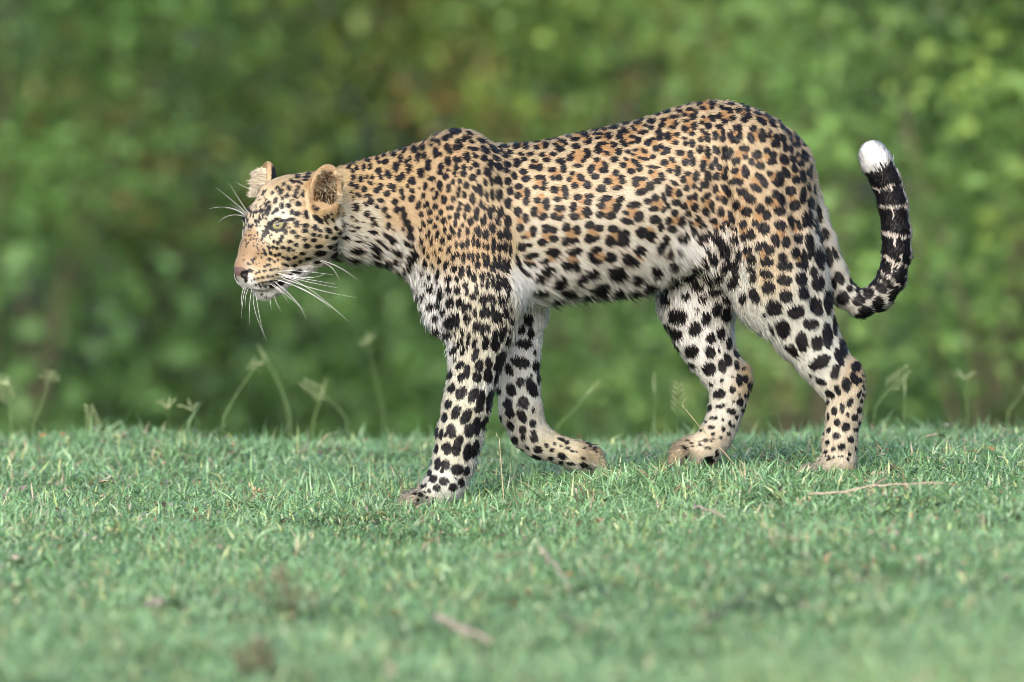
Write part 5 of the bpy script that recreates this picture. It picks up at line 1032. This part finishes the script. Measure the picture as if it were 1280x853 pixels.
# ---- eyes
def sphere(c, rx, seg=20, rings=12, axis=None):
    V, Q, Tn = [], [], []
    for i in range(rings+1):
        th = math.pi*i/rings
        for k in range(seg):
            ph = 2*math.pi*k/seg
            V.append((math.sin(th)*math.cos(ph), math.sin(th)*math.sin(ph), math.cos(th)))
    V = np.array(V)*rx
    if axis is not None:
        q = Vector(axis).to_track_quat('Z', 'Y').to_matrix(); V = V @ np.array(q).T
    for i in range(rings):
        for k in range(seg):
            k2 = (k+1) % seg; Q.append((i*seg+k, (i+1)*seg+k, (i+1)*seg+k2, i*seg+k2))
    return V + np.asarray(c), np.array(Q)
m, n, p, o = new_mat('leopard_iris')
tc = n.nodes.new('ShaderNodeTexCoord'); nz = n.nodes.new('ShaderNodeTexNoise'); nz.inputs['Scale'].default_value = 900
n.links.new(tc.outputs['Object'], nz.inputs['Vector'])
rp = n.nodes.new('ShaderNodeValToRGB'); rp.color_ramp.elements[0].color = (0.17, 0.16, 0.07, 1); rp.color_ramp.elements[1].color = (0.34, 0.32, 0.17, 1)
n.links.new(nz.outputs[0], rp.inputs[0]); n.links.new(rp.outputs[0], p.inputs['Base Color'])
p.inputs['Roughness'].default_value = 0.08; p.inputs['Specular IOR Level'].default_value = 0.6
IRIS = m
PUP = flat_mat('leopard_pupil', (0.006, 0.006, 0.007), 0.06, 0.6, None)
gaze = np.array([-0.12, -1.0, 0.16]); gaze /= np.linalg.norm(gaze)
for mir in (False, True):
    c = EYE_C; g = gaze
    if mir:
        c = head_reflect(EYE_C)[0]; Lv = np.array([HS, -HC, 0]); g = g-2*(g @ Lv)*Lv
    V, Q = sphere(c, EYE_R-0.5)
    e = mesh_obj('eye', to_world(V), Q, IRIS, leopard)
    V, Q = sphere((0, 0, 0), EYE_R-0.38, 20, 30, axis=g)
    Q = Q[:6*20//2] if False else Q[:20*3]
    mesh_obj('pupil', to_world(V + c), Q, PUP, e)

# ---- whiskers
WM = flat_mat('whisker_white', (0.82, 0.81, 0.79), 0.35, 0.5, None)
WH = [  # root px,py -> via -> tip (the near cheek), thickness
 [(352, 347), (395, 362), (447, 373)], [(350, 344), (385, 350), (421, 356)], [(348, 350), (395, 371), (438, 404)], [(345, 350), (385, 365), (414, 387)], [(344, 353), (370, 376), (384, 400)],
 [(341, 354), (362, 372), (385, 390)], [(350, 340), (378, 340), (420, 345)], [(354, 345), (390, 354), (424, 361)], [(338, 355), (352, 366), (362, 380)], [(347, 342), (385, 348), (408, 343)],
 [(398, 326), (415, 335), (424, 350)], [(399, 325), (425, 335), (448, 351)], [(349, 347), (380, 357), (431, 397)]]
CHW = [  # below the chin
 [(318, 362), (320, 390), (335, 427)], [(316, 360), (313, 385), (313, 407)], [(320, 364), (325, 395), (331, 420)], [(309, 358), (305, 375), (303, 399)], [(307, 357), (303, 372), (304, 385)], [(338, 373), (339, 380), (340, 388)], [(343, 370), (347, 380), (352, 390)], [(312, 360), (308, 372), (308, 384)]]
BRW = [  # over the far brow
 [(310, 265), (300, 250), (287, 229)], [(309, 267), (292, 252), (271, 235)], [(308, 268), (300, 262), (288, 256)], [(307, 269), (286, 260), (262, 262)], [(306, 271), (288, 270), (274, 279)], [(307, 270), (296, 263), (285, 262)], [(316, 237), (306, 234), (296, 228)]]
def whisk(path, r0, dep=None, curl=0.0):
    q0 = path[0]; d0_ = surf_d(*q0)
    if d0_ is None: d0_ = dep if dep is not None else -60
    if dep is not None: d0_ = dep
    t = np.linspace(0, 1, 9)[:, None]
    A, B, C = (np.array(q) for q in path)
    Bc = 2*B - 0.5*(A+C)
    q = (1-t)**2*A + 2*t*(1-t)*Bc + t*t*C
    dd = d0_ + 0.8 - curl*np.sin(t[:, 0]*1.6)
    Pw = np.stack([q[:, 0], dd, Zof(q[:, 1], dd)], -1)
    V, Q, Tn = tube(to_world(Pw), r0*S*(1-0.86*t[:, 0]), 4)
    mesh_obj('whisker', V, [Q, Tn], WM, leopard)
for q in WH: whisk(q, 0.32, curl=random.uniform(14, 26))
for q in CHW: whisk(q, 0.27, curl=random.uniform(2, 8))
for q in BRW: whisk(q, 0.28, dep=head_reflect(head_pt(330, 268, 22))[0][1]-12, curl=random.uniform(-4, 8))
# whiskers of the far cheek, mostly hidden behind the muzzle
print('leopard done', round(time.time()-T0, 1))

# ------------------------------------------------------------------ grass
def blades(n_, xr, yr, seed, hmin=.022, hmax=.042, wid=.0026, edge=None):
    r = np.random.default_rng(seed)
    y = r.uniform(yr[0], yr[1], n_); half = 0.93*(y+DIST)/DIST
    x = r.uniform(-1, 1, n_)*(half*xr)
    return x, y
def make_grass(name, x, y, seed, ls=1.0, ws=1.0, label=None):
    r = np.random.default_rng(seed); n_ = len(x)
    z = ground_z(x, y)
    pch = vnoise(np.stack([x*2.2, y*1.3, x*0], -1), 41); pch2 = vnoise(np.stack([x*9, y*5, x*0], -1), 42)
    pch3 = vnoise(np.stack([x*22, y*14, x*0], -1), 43)
    L = r.uniform(.018, .044, n_)*np.clip(1+0.34*pch2+0.2*pch+.2*pch3, .45, 1.8)*ls; L = np.where(r.random(n_) < .04, L*1.5, L); L = np.where((y > 1.2) & (r.random(n_) < .22), L*r.uniform(1.1, 1.8, n_), L)
    W = r.uniform(.0010, .0020, n_)*ws
    az = r.uniform(0, 6.283, n_); tilt = np.clip(r.normal(.98, .40, n_), .05, 1.52); bend = r.normal(.5, .35, n_)
    h = np.stack([np.cos(az), np.sin(az), 0*az], -1); side = np.stack([-np.sin(az), np.cos(az), 0*az], -1)
    tw = r.normal(0, .6, n_)
    up = np.array([0, 0, 1.0])
    p0 = np.stack([x, y, z-0.002], -1)
    def dirv(t): return h*np.sin(t)[:, None] + up*np.cos(t)[:, None]
    p1 = p0 + dirv(tilt)*(L*.5)[:, None]; p2 = p1 + dirv(tilt+bend)*(L*.5)[:, None]
    nrm = np.cross(dirv(tilt), side); sd = side*np.cos(tw)[:, None] + nrm*np.sin(tw)[:, None]
    V = np.stack([p0-sd*(W*.8)[:, None], p0+sd*(W*.8)[:, None], p1-sd*W[:, None], p1+sd*W[:, None], p2], 1)
    # colour
    g1, g2, g3 = np.array([.050, .118, .040]), np.array([.100, .205, .085]), np.array([.165, .225, .080])
    u = np.clip(.5+.28*pch+.22*pch2+r.normal(0, .25, n_), 0, 1)[:, None]
    c = g1*(1-u)+g2*u
    yl = (r.random(n_) < np.clip(.10+.08*pch3, 0, 1))[:, None]; c = np.where(yl, g3*r.uniform(.7, 1.15, (n_, 1)), c)
    dry = (r.random(n_) < np.clip(.034+.22*np.clip(pch3+.25*pch2-.35, 0, 2), 0, .45)); c = c*np.array([2.06, 1.80, 2.0])*r.uniform(.6, 1.4, (n_, 1))
    c = np.where(dry[:, None], np.array([.40, .32, .20])*r.uniform(.3, 1.25, (n_, 1)), c)
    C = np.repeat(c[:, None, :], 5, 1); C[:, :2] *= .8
    b = (np.arange(n_)*5)[:, None]
    Q = b + np.array([[0, 1, 3, 2]]); Tn = b + np.array([[2, 3, 4]])
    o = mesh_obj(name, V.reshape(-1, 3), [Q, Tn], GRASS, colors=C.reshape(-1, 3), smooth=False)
    tag(o, label=label, cat='grass', kind='stuff'); return o
GRASS = attr_mat('grass_blade', 0.30, 0.8, 0.30)
xa, ya = blades(200000, 1.06, (-2.6, 2.9), 1)
xb, yb = blades(80000, 1.08, (-6.3, -2.6), 2)
xc, yc = blades(80000, 2.5, (-6.3, 3.1), 3); out_ = np.abs(xc) > 0.93*(yc+DIST)/DIST*1.05; xc, yc = xc[out_], yc[out_]
# the paws press the grass down
xx, yy = np.concatenate([xa, xb, xc]), np.concatenate([ya, yb, yc])
prs = [(540, -74, 30), (512, -78, 22), (1042, -58, 22)]
kp = np.ones(len(xx), bool)
for (a, b, rr_) in prs: kp &= ((xx-(a-640)*S)**2 + (yy-b*S)**2) > (rr_*S)**2
make_grass('grass', xx[kp], yy[kp], 8, label='short green lawn grass covering the bank under the leopard')
r = np.random.default_rng(57); n_ = 1500
lx, ly = blades(n_, 1.25, (-4.5, 1.6), 57)
lz = ground_z(lx, ly) + r.uniform(.008, .030, n_); la = r.uniform(0, 6.28, n_); ls_ = r.uniform(.004, .011, n_); lw = ls_*r.uniform(.2, .5, n_)
c0 = np.stack([lx, ly, lz], -1); u_ = np.stack([np.cos(la), np.sin(la), r.normal(0, .35, n_)], -1)*ls_[:, None]; v_ = np.stack([-np.sin(la), np.cos(la), r.normal(.3, .35, n_)], -1)*lw[:, None]
LV = np.stack([c0-u_, c0-u_*.1+v_, c0+u_, c0-u_*.1-v_], 1).reshape(-1, 3)
lc = np.array([[.42, .30, .17], [.40, .20, .08], [.30, .24, .18], [.48, .40, .28]])[r.integers(0, 4, n_)]*r.uniform(.5, 1.1, (n_, 1))
o = mesh_obj('leaf_litter', LV, (np.arange(n_)*4)[:, None]+np.array([[0, 1, 2, 3]]), GRASS, colors=np.repeat(lc, 4, 0), smooth=False)
tag(o, label='scattered tan and orange bits of dry leaf among the grass blades', kind='stuff')
r = np.random.default_rng(91); n_ = 150; parts = []
fx_ = r.beta(1.6, 1.1, n_)*.62 + .10; fy_ = r.uniform(-9.6, -8.4, n_)
V = []; C = []
for k in range(n_):
    z0 = float(ground_z(fx_[k], fy_[k])); hh = r.uniform(.33, .415)*(0.9+.12*(fx_[k]/.7)); a = r.uniform(0, 6.28); ld = hh*r.uniform(.05, .25)
    wv = .0022*np.array([math.cos(a+1.57), math.sin(a+1.57), 0]); dv = np.array([math.cos(a)*ld, math.sin(a)*ld, 0])
    for t, w_ in ((0, 1), (.5, .9), (.8, .6)):
        c = np.array([fx_[k], fy_[k], z0-.01]) + dv*t*t + np.array([0, 0, hh*t]); V += [c-wv*w_, c+wv*w_]
    V.append(np.array([fx_[k], fy_[k], z0-.01]) + dv + np.array([0, 0, hh]))
    C += [np.array([.22, .30, .10])*r.uniform(.8, 1.3)]*7
b_ = (np.arange(n_)*7)[:, None]
o = mesh_obj('tall_grass', np.array(V), [np.vstack([b_+np.array([[0, 1, 3, 2]]), b_+np.array([[2, 3, 5, 4]])]), b_+np.array([[4, 5, 6]])], GRASS, colors=np.array(C), smooth=False)
tag(o, label='blurred pale tall grass close to the viewer at the bottom right corner', kind='stuff')
print('grass', round(time.time()-T0, 1))

# ------------------------------------------------------------------ things on the grass, placed where they stand
CAMP = np.array([0, -DIST, 1.5]); PITCH = 0.04836; FPX = 484.9/36*1280
def ray(px, py):
    a = (px-640)/FPX; b = -(py-426.5)/FPX
    fwd = np.array([0, math.cos(PITCH), -math.sin(PITCH)]); upv = np.array([0, math.sin(PITCH), math.cos(PITCH)])
    v = fwd + a*np.array([1, 0, 0]) + b*upv; return v/v[1]
def at_depth(px, py, y): return CAMP + ray(px, py)*(y+DIST)
def on_ground(px, py, lift=0.0):
    v = ray(px, py); lo = 15.0
    for dd in np.arange(15, 30, 0.02):
        q = CAMP + v*dd
        if q[2] < ground_z(q[0], q[1]) + lift: return q
    return CAMP + v*27
STRAW = flat_mat('dry_straw', (.40, .31, .19), .7, .2, (120, .6, 1.25))
BARK = flat_mat('grey_twig_bark', (.40, .32, .26), .8, .15, (150, .55, 1.25))
GREENSTEM = flat_mat('green_stalk', (.16, .24, .09), .55, .3, (90, .8, 1.2))
SEED = flat_mat('pale_seed_head', (.21, .26, .13), .7, .2, (150, .7, 1.25))
BROWN = flat_mat('dead_brown_weed', (.135, .14, .085), .85, .15, (120, .6, 1.3))
LEAFB = flat_mat('dead_leaf_brown', (.24, .14, .09), .8, .2, (100, .6, 1.3))

def twig(pix, r0, label, cat, mat=BARK, lift=0.030, side=0):
    P3 = np.array([on_ground(a, b, lift) for a, b in pix]); base = P3.mean(0)
    t = np.linspace(0, 1, 14); s_ = np.linspace(0, 1, len(P3))
    q = np.stack([np.interp(t, s_, P3[:, i]) for i in range(3)], -1) - base
    q[1:-1] += np.random.default_rng(int(pix[0][0])).normal(0, .0016, (12, 3))
    V, Q, Tn = tube(q, r0*(1-.55*t), 6)
    root = empty('twig', base); tag(root, label, cat)
    mesh_obj('stem', V, [Q, Tn], mat, root)
    for k in range(side):
        i = 4+3*k; dvec = (q[i+1]-q[i]); dvec /= np.linalg.norm(dvec)
        e = q[i] + dvec*.02 + np.array([.004, -.004, .016])*(1 if k % 2 else -1)
        V, Q, Tn = tube([q[i], (q[i]+e)/2+.001, e], [r0*.6, r0*.5, r0*.2], 5); mesh_obj('side_shoot', V, [Q, Tn], mat, root)
    return root
twig([(1010, 618), (1060, 613), (1110, 606), (1180, 604)], .0022, 'long thin pale twig lying on the grass right of the hind paw', 'twig', side=3)
twig([(545, 771), (580, 787), (613, 803)], .0055, 'short thick blurred stick lying in the foreground grass', 'stick')
twig([(676, 686), (694, 706), (712, 736)], .003, 'slender brown stick lying below the lifted front paw', 'stick', side=1)
twig([(868, 632), (886, 638), (904, 646)], .0026, 'short broken pale twig on the grass below the far hind paw', 'twig', side=1)
twig([(618, 696), (640, 693), (664, 690)], .0036, 'small dark brown stick lying flat under the leopard', 'stick', BROWN)
twig([(880, 780), (905, 765), (935, 735)], .005, 'blurred brown stick in the right foreground grass', 'stick', BROWN)
twig([(700, 770), (720, 778), (740, 782)], .004, 'faint dark twig in the foreground right of the thick stick', 'twig', BROWN)

def dead_leaf(px, py, size, label, mat=LEAFB, seed=1):
    r = np.random.default_rng(seed); c = on_ground(px, py, .026)
    root = empty('dead_leaf', c); tag(root, label, 'dead leaf')
    n_ = 9; V = []; 
    for i in range(n_):
        t = i/(n_-1); wd = size*.34*math.sin(math.pi*min(1, t*.92+.04))
        for s_ in (-1, 0, 1): V.append(((t-.5)*size, s_*wd, .25*size*(.6*s_*s_*.5 + .5*math.sin(3*t)) + r.normal(0, .02*size)))
    V = np.array(V); a = r.uniform(0, 3.1); V[:, :2] = V[:, :2] @ np.array([[math.cos(a), -math.sin(a)], [math.sin(a), math.cos(a)]])
    Q = [(i*3+j, i*3+j+1, i*3+j+4, i*3+j+3) for i in range(n_-1) for j in (0, 1)]
    mesh_obj('blade', V, np.array(Q), mat, root)
    V2, Q2, T2 = tube(np.array([V[1], V[1]*1.15 + [0, 0, .004], V[1]*1.4]), [size*.02]*3, 5); mesh_obj('leaf_stalk', V2, [Q2, T2], mat, root)
dead_leaf(205, 762, .075, 'large brown dead leaf in the left foreground grass', flat_mat('leaf_dull', (.26, .21, .17), .8, .2), 3)
dead_leaf(133, 605, .03, 'small tan dead leaf left of the leopard', STRAW, 4)
dead_leaf(1170, 548, .04, 'tan dead leaf on the grass right of the hind leg', STRAW, 5)
dead_leaf(748, 652, .028, 'small reddish dead leaf below the lifted front paw', LEAFB, 6)

def stalk(base_px, base_py, tip_px, tip_py, y, kind, label, bow=0.0, r0=.0016, mat=None, thick=1.0):
    """a flowering grass stalk: stem and seed head"""
    b = at_depth(base_px, base_py, y); t_ = at_depth(tip_px, tip_py, y)
    r = np.random.default_rng(int(base_px*7+tip_px)); mat = mat or GREENSTEM
    root = empty('grass_stalk', b); tag(root, label, 'grass stalk')
    g = ground_z(b[0], y); 
    tt = np.linspace(0, 1, 10)[:, None]; v = t_-b
    q = tt*v + np.array([v[2], 0, -v[0]])*bow*.5*np.sin(tt*math.pi) - np.array([0, 0, .0])
    q = np.vstack([[[0, 0, g-b[2]-.004]], q[1:]]) if b[2] > g+.002 else q
    s_ = np.linspace(0, 1, len(q)); V, Q, Tn = tube(q, r0*.33*(1-.5*s_), 5)
    mesh_obj('stem', V, [Q, Tn], mat, root)
    e = q[-1]; dv = q[-1]-q[-2]; dv /= np.linalg.norm(dv); parts = []
    if kind == 'panicle':
        for k in range(11):
            f = k/10; pos = e - dv*.055*(1-f); sgn = 1 if k % 2 else -1
            sd = np.array([dv[2], r.normal(0, .5), -dv[0]])*sgn; sp = pos + (sd*.7+dv*.8)*.020*(1-.6*f)
            parts.append(tube([pos, (pos+sp)/2, sp], [.0005, .0005, .0004], 4))
            for j in range(3):
                c = pos + (sp-pos)*(.5+.25*j); parts.append(tube([c, c+dv*.003+sd*.001, c+dv*.006+sd*.001], [.0006, .0017, .0003], 5))
    elif kind == 'spray':
        for k in range(18):
            dd = dv*.9 + r.normal(0, .55, 3); dd /= np.linalg.norm(dd); sp = e + dd*r.uniform(.008, .022)
            parts.append(tube([e, (e+sp)/2, sp], [.0005, .0005, .0005], 4)); parts.append(tube([sp, sp+dd*.003, sp+dd*.006], [.0005, .0018, .0003], 5))
    elif kind == 'finger':
        for k in range(4):
            dd = dv + np.array([(k-1.5)*.55, r.normal(0, .4), r.normal(-.1, .15)]); dd /= np.linalg.norm(dd); n2 = 7
            pth = [e + dd*.035*i/n2 + np.array([0, 0, -.010*(i/n2)**2]) for i in range(n2+1)]
            parts.append(tube(pth, [.0006]+[.0016]*(n2-1)+[.0005], 5))
    else:
        pth = [e + dv*.045*i/6 for i in range(7)]; parts.append(tube(pth, [.0006, .0014, .0018, .0017, .0014, .001, .0004], 6))
    V, fls = merge(parts); h = mesh_obj('seed_head', V, fls, SEED, root)
    return root
STK = [
 (276, 528, 317, 462, 2.0, 'spray', 'tall stalk with a round fluffy seed head left of centre on the ridge', -.05, .0032),
 (40, 534, 61, 478, 2.0, 'spray', 'stalk with fluffy seed head second from the left edge of the ridge', .04, .0030),
 (14, 536, 5, 474, 2.2, 'panicle', 'stalk at the extreme left edge of the ridge', .05, .0030),
 (62, 538, 12, 482, 1.6, 'finger', 'thin stalk leaning left across the leftmost seed heads', -.08, .0014),
 (118, 538, 112, 512, 1.8, 'panicle', 'short feathery stalk on the left part of the ridge', .03, .0012),
 (212, 534, 210, 512, 1.7, 'finger', 'short branching seed stalk left of the round fluffy one', .03, .0012),
 (250, 532, 240, 514, 1.7, 'finger', 'small branching seed stalk beside the tall fluffy one', .03, .0012),
 (363, 528, 336, 456, 2.7, 'blade', 'thick pale blurred stalk leaning left beside the round seed head', .10, .0040),
 (438, 528, 382, 480, 2.3, 'panicle', 'arching pale stalk bending left before the front leg', .10, .0026),
 (390, 530, 400, 500, 2.3, 'blade', 'upright pale blade stalk under the arching stalk', .02, .0034),
 (482, 522, 461, 432, 3.2, 'spray', 'very blurred tall seed head between the throat and the front leg', -.03, .0022),
 (692, 536, 732, 496, 2.2, 'blade', 'pale stalk leaning right behind the lifted front leg', .04, .0026),
 (818, 520, 818, 494, 2.2, 'blade', 'pale upright stalk left of the far hind leg', .02, .0026),
 (846, 530, 848, 484, 1.2, 'panicle', 'feathery seed stalk just left of the far hind leg', .04, .0013),
 (1090, 516, 1132, 464, 1.8, 'panicle', 'leaning feathery stalk right of the near hind leg', -.06, .0026),
 (1130, 522, 1131, 498, 1.7, 'blade', 'short pale upright stalk right of the leaning feathery stalk', .02, .0026),
 (1209, 518, 1206, 476, 2.2, 'finger', 'single upright stalk with forked head near the right edge', .02, .0022),
 (1258, 518, 1277, 492, 2.2, 'blade', 'stalk leaning right at the right edge of the ridge', .03, .0030),
]
for a in STK:
    stalk(a[0], a[1], a[2], a[3], a[4], a[5], a[6], a[7], a[8])
# the dry stem crossing the far hind leg
def dry_stem(pix, y, r0, label, mat):
    P3 = np.array([at_depth(a, b, y) for a, b in pix]); base = P3[-1].copy()
    root = empty('dry_stem', base); tag(root, label, 'dry stem')
    q = P3-base; t = np.linspace(0, 1, 12); s_ = np.linspace(0, 1, len(q))
    q = np.stack([np.interp(t, s_, q[:, i]) for i in range(3)], -1)
    V, Q, Tn = tube(q, r0*(.55+.6*t), 5); mesh_obj('stem', V, [Q, Tn], mat, root)
    for k in (0, 3):
        c = q[k]; V, Q, Tn = tube([c, c+np.array([-.004, 0, .004]), c+np.array([-.006, 0, .011])], [.0005, .0014, .0003], 5); mesh_obj('floret', V, [Q, Tn], SEED, root)
dry_stem([(857, 512), (880, 540), (905, 565), (925, 590), (940, 612)], -.28, .0010, 'thin dry stem slanting in front of the far hind paw', STRAW)
dry_stem([(624, 548), (627, 590), (631, 640)], -.30, .0011, 'thin upright dry stem between the two front legs', STRAW)
dry_stem([(760, 590), (738, 602), (715, 618)], -.20, .0011, 'straw stem leaning under the lifted front paw', STRAW)

def tuft(px, py, h, n_, label, mat, seed, w_=.0014):
    r = np.random.default_rng(seed); c = on_ground(px, py, 0.0)
    root = empty('dead_weed', c); tag(root, label, 'dead weed'); parts = []
    for k in range(n_):
        a = r.uniform(0, 6.28); tl = abs(r.normal(0, .45)); dv = np.array([math.cos(a)*math.sin(tl), math.sin(a)*math.sin(tl), math.cos(tl)])*h*r.uniform(.5, 1.1)
        o_ = np.array([r.normal(0, .012), r.normal(0, .012), 0]); parts.append(tube([o_, o_+dv*.5+np.array([0, 0, .1*h]), o_+dv], [w_, w_, w_*.3], 4))
        parts.append(tube([o_+dv*.75, o_+dv*.9, o_+dv*1.05], [w_, w_*2.6, w_*.5], 5))
    V, fls = merge(parts); mesh_obj('stems', V, fls, mat, root)
tuft(355, 768, .085, 15, 'small dark brown dead weed standing in the left foreground', BROWN, 3)
tuft(318, 850, .06, 30, 'blurred dark weed clump at the bottom edge left of centre', BROWN, 4, .002)
tuft(322, 628, .035, 7, 'tiny pale dry tuft in the grass left of the front paw', STRAW, 5, .0010)
tuft(1000, 640, .03, 8, 'small dry straw tuft below the near hind leg', STRAW, 6, .0010)
print('bits', round(time.time()-T0, 1))

# ------------------------------------------------------------------ bushes behind
LEAF = attr_mat('bush_leaf', 0.5, 0.35, 0.30)
BRANCH = flat_mat('bush_branch', (.13, .11, .075), .85, .15, (30, .7, 1.3))
def leaf_cloud(C, r, size, col, colvar):
    """leaves at the points C: folded six-vertex blades"""
    n_ = len(C)
    nrm = r.normal(0, 1, (n_, 3)); nrm[:, 2] = np.abs(nrm[:, 2])+.5; nrm /= np.linalg.norm(nrm, axis=1)[:, None]
    ax = np.cross(nrm, r.normal(0, 1, (n_, 3))); ax /= np.linalg.norm(ax, axis=1)[:, None]; sd = np.cross(nrm, ax)
    L = size*r.uniform(.6, 1.3, n_)[:, None]; Wd = L*.28
    V = np.stack([C-ax*L*.5, C-ax*L*.1+sd*Wd+nrm*Wd*.35, C-ax*L*.1-sd*Wd+nrm*Wd*.35, C-ax*L*.05, C+ax*L*.5-nrm*L*.1], 1)
    b = (np.arange(n_)*5)[:, None]
    Tn = np.concatenate([b+np.array([[0, 3, 1]]), b+np.array([[0, 2, 3]]), b+np.array([[1, 3, 4]]), b+np.array([[3, 2, 4]])])
    return V.reshape(-1, 3), Tn, np.repeat(col, 5, 0)
def bush(cx, cy, h, wdt, label, cols, size, nclump, nleaf, seed, dead=0.0):
    cy = cy + 2.5; r = np.random.default_rng(seed); gz = float(ground_z(cx, cy))
    root = empty('bush', (cx, cy, gz)); tag(root, label, 'bush', 'bushes behind the grass ridge')
    # trunk and limbs
    parts = []; tips = []
    for k in range(9):
        a = r.uniform(0, 6.28); top_ = np.array([math.cos(a)*wdt*.42*r.uniform(.3, 1), math.sin(a)*wdt*.3*r.uniform(.3, 1), h*r.uniform(.45, .8)])
        mid_ = top_*np.array([.4, .4, .55]) + r.normal(0, .06, 3)
        parts.append(tube([np.array([r.normal(0, .06), r.normal(0, .06), -.1]), mid_, top_], [.014, .009, .003], 6)); tips += [mid_, top_]
    V, fls = merge(parts); mesh_obj('branches', V, fls, BRANCH, root)
    C, K = [], []
    cols = [np.array(c)*(1.22 if cx < 0.5 else 1.0) for c in cols]
    for k in range(nclump):
        u = r.normal(0, 1, 3); u /= np.linalg.norm(u); rr_ = r.uniform(.55, 1.0)
        cc = np.array([u[0]*wdt*.55*rr_, u[1]*wdt*.42*rr_, h*.5 + u[2]*h*.52*rr_])
        if cc[2] < .36*h and r.random() < .7: cc[2] = r.uniform(.40, .95)*h
        cr = r.uniform(.11, .21); n_ = nleaf
        pts_ = cc + r.normal(0, 1, (n_, 3))*cr*np.array([1, 1, .75])
        base = cols[r.integers(len(cols))]*r.uniform(.5, 1.6)
        if r.random() < dead: base = np.array([.17, .11, .035])*r.uniform(.6, 1.2)
        c_ = base*r.uniform(.7, 1.35, (n_, 1))
        C.append(pts_); K.append(c_)
    V, Tn, cc = leaf_cloud(np.vstack(C), r, size, np.vstack(K), .2)
    ok = V[:, 2] > -5
    mesh_obj('leaves', V, Tn, LEAF, root, colors=cc)
G1, G2, G3, G4 = (.088, .178, .044), (.120, .215, .056), (.152, .225, .050), (.068, .135, .040)
BUSH = [
 (-1.55, 13.0, 2.9, 1.5, 'dark green bush at the left edge of the background', [G1, G4, G1], .06, 62, 95, 1, .03),
 (-0.95, 14.5, 3.1, 1.4, 'yellow green bush left of the leopard\'s head', [G2, G3, G3], .065, 62, 95, 2, .06),
 (-0.30, 15.5, 3.2, 1.3, 'bluish green bush directly above the leopard\'s head', [G1, G2, G2], .065, 62, 95, 3, .03),
 (0.28, 14.0, 3.1, 1.2, 'brown tinged bush above the leopard\'s shoulder', [G2, G3, G2], .06, 62, 95, 4, .04),
 (0.78, 10.8, 2.9, 1.2, 'bright green bush behind the leopard\'s back', [G2, G2, G3], .06, 62, 95, 5, .02),
 (1.25, 8.6, 2.7, 1.1, 'leafy bush behind the leopard\'s tail', [G1, G2, G2], .06, 62, 95, 6, .03),
 (1.85, 8.0, 2.7, 1.2, 'bright leafy bush at the right edge of the background', [G2, G3, G2], .06, 62, 95, 7, .02),
]
for b in BUSH: bush(*b)
# the thicket behind them, one mass; shade of the gaps put into its darkened leaf colours
r = np.random.default_rng(77); C, K = [], []
for k in range(1150):
    cc = np.array([r.uniform(-4.5, 4.5), r.uniform(16.5, 21), r.uniform(-2.0, 2.4)]); n_ = 60
    if k > 800: cc = np.array([r.uniform(-3.5, 3.5), r.uniform(14.5, 17), r.uniform(-1.7, -.35)])
    und_ = 1.5 if k > 800 else 1.0
    C.append(cc + r.normal(0, .2, (n_, 3))); base = np.array([G1, G4, G4, G4][r.integers(4)])*r.uniform(.4, 1.1)*und_
    K.append(base*r.uniform(.7, 1.3, (n_, 1)))
V, Tn, cc = leaf_cloud(np.vstack(C), r, .09, np.vstack(K), .2)
th = mesh_obj('thicket', V, Tn, LEAF, colors=cc); tag(th, 'dense green thicket far behind the bushes', 'thicket', kind='stuff')
print('total', round(time.time()-T0, 1))
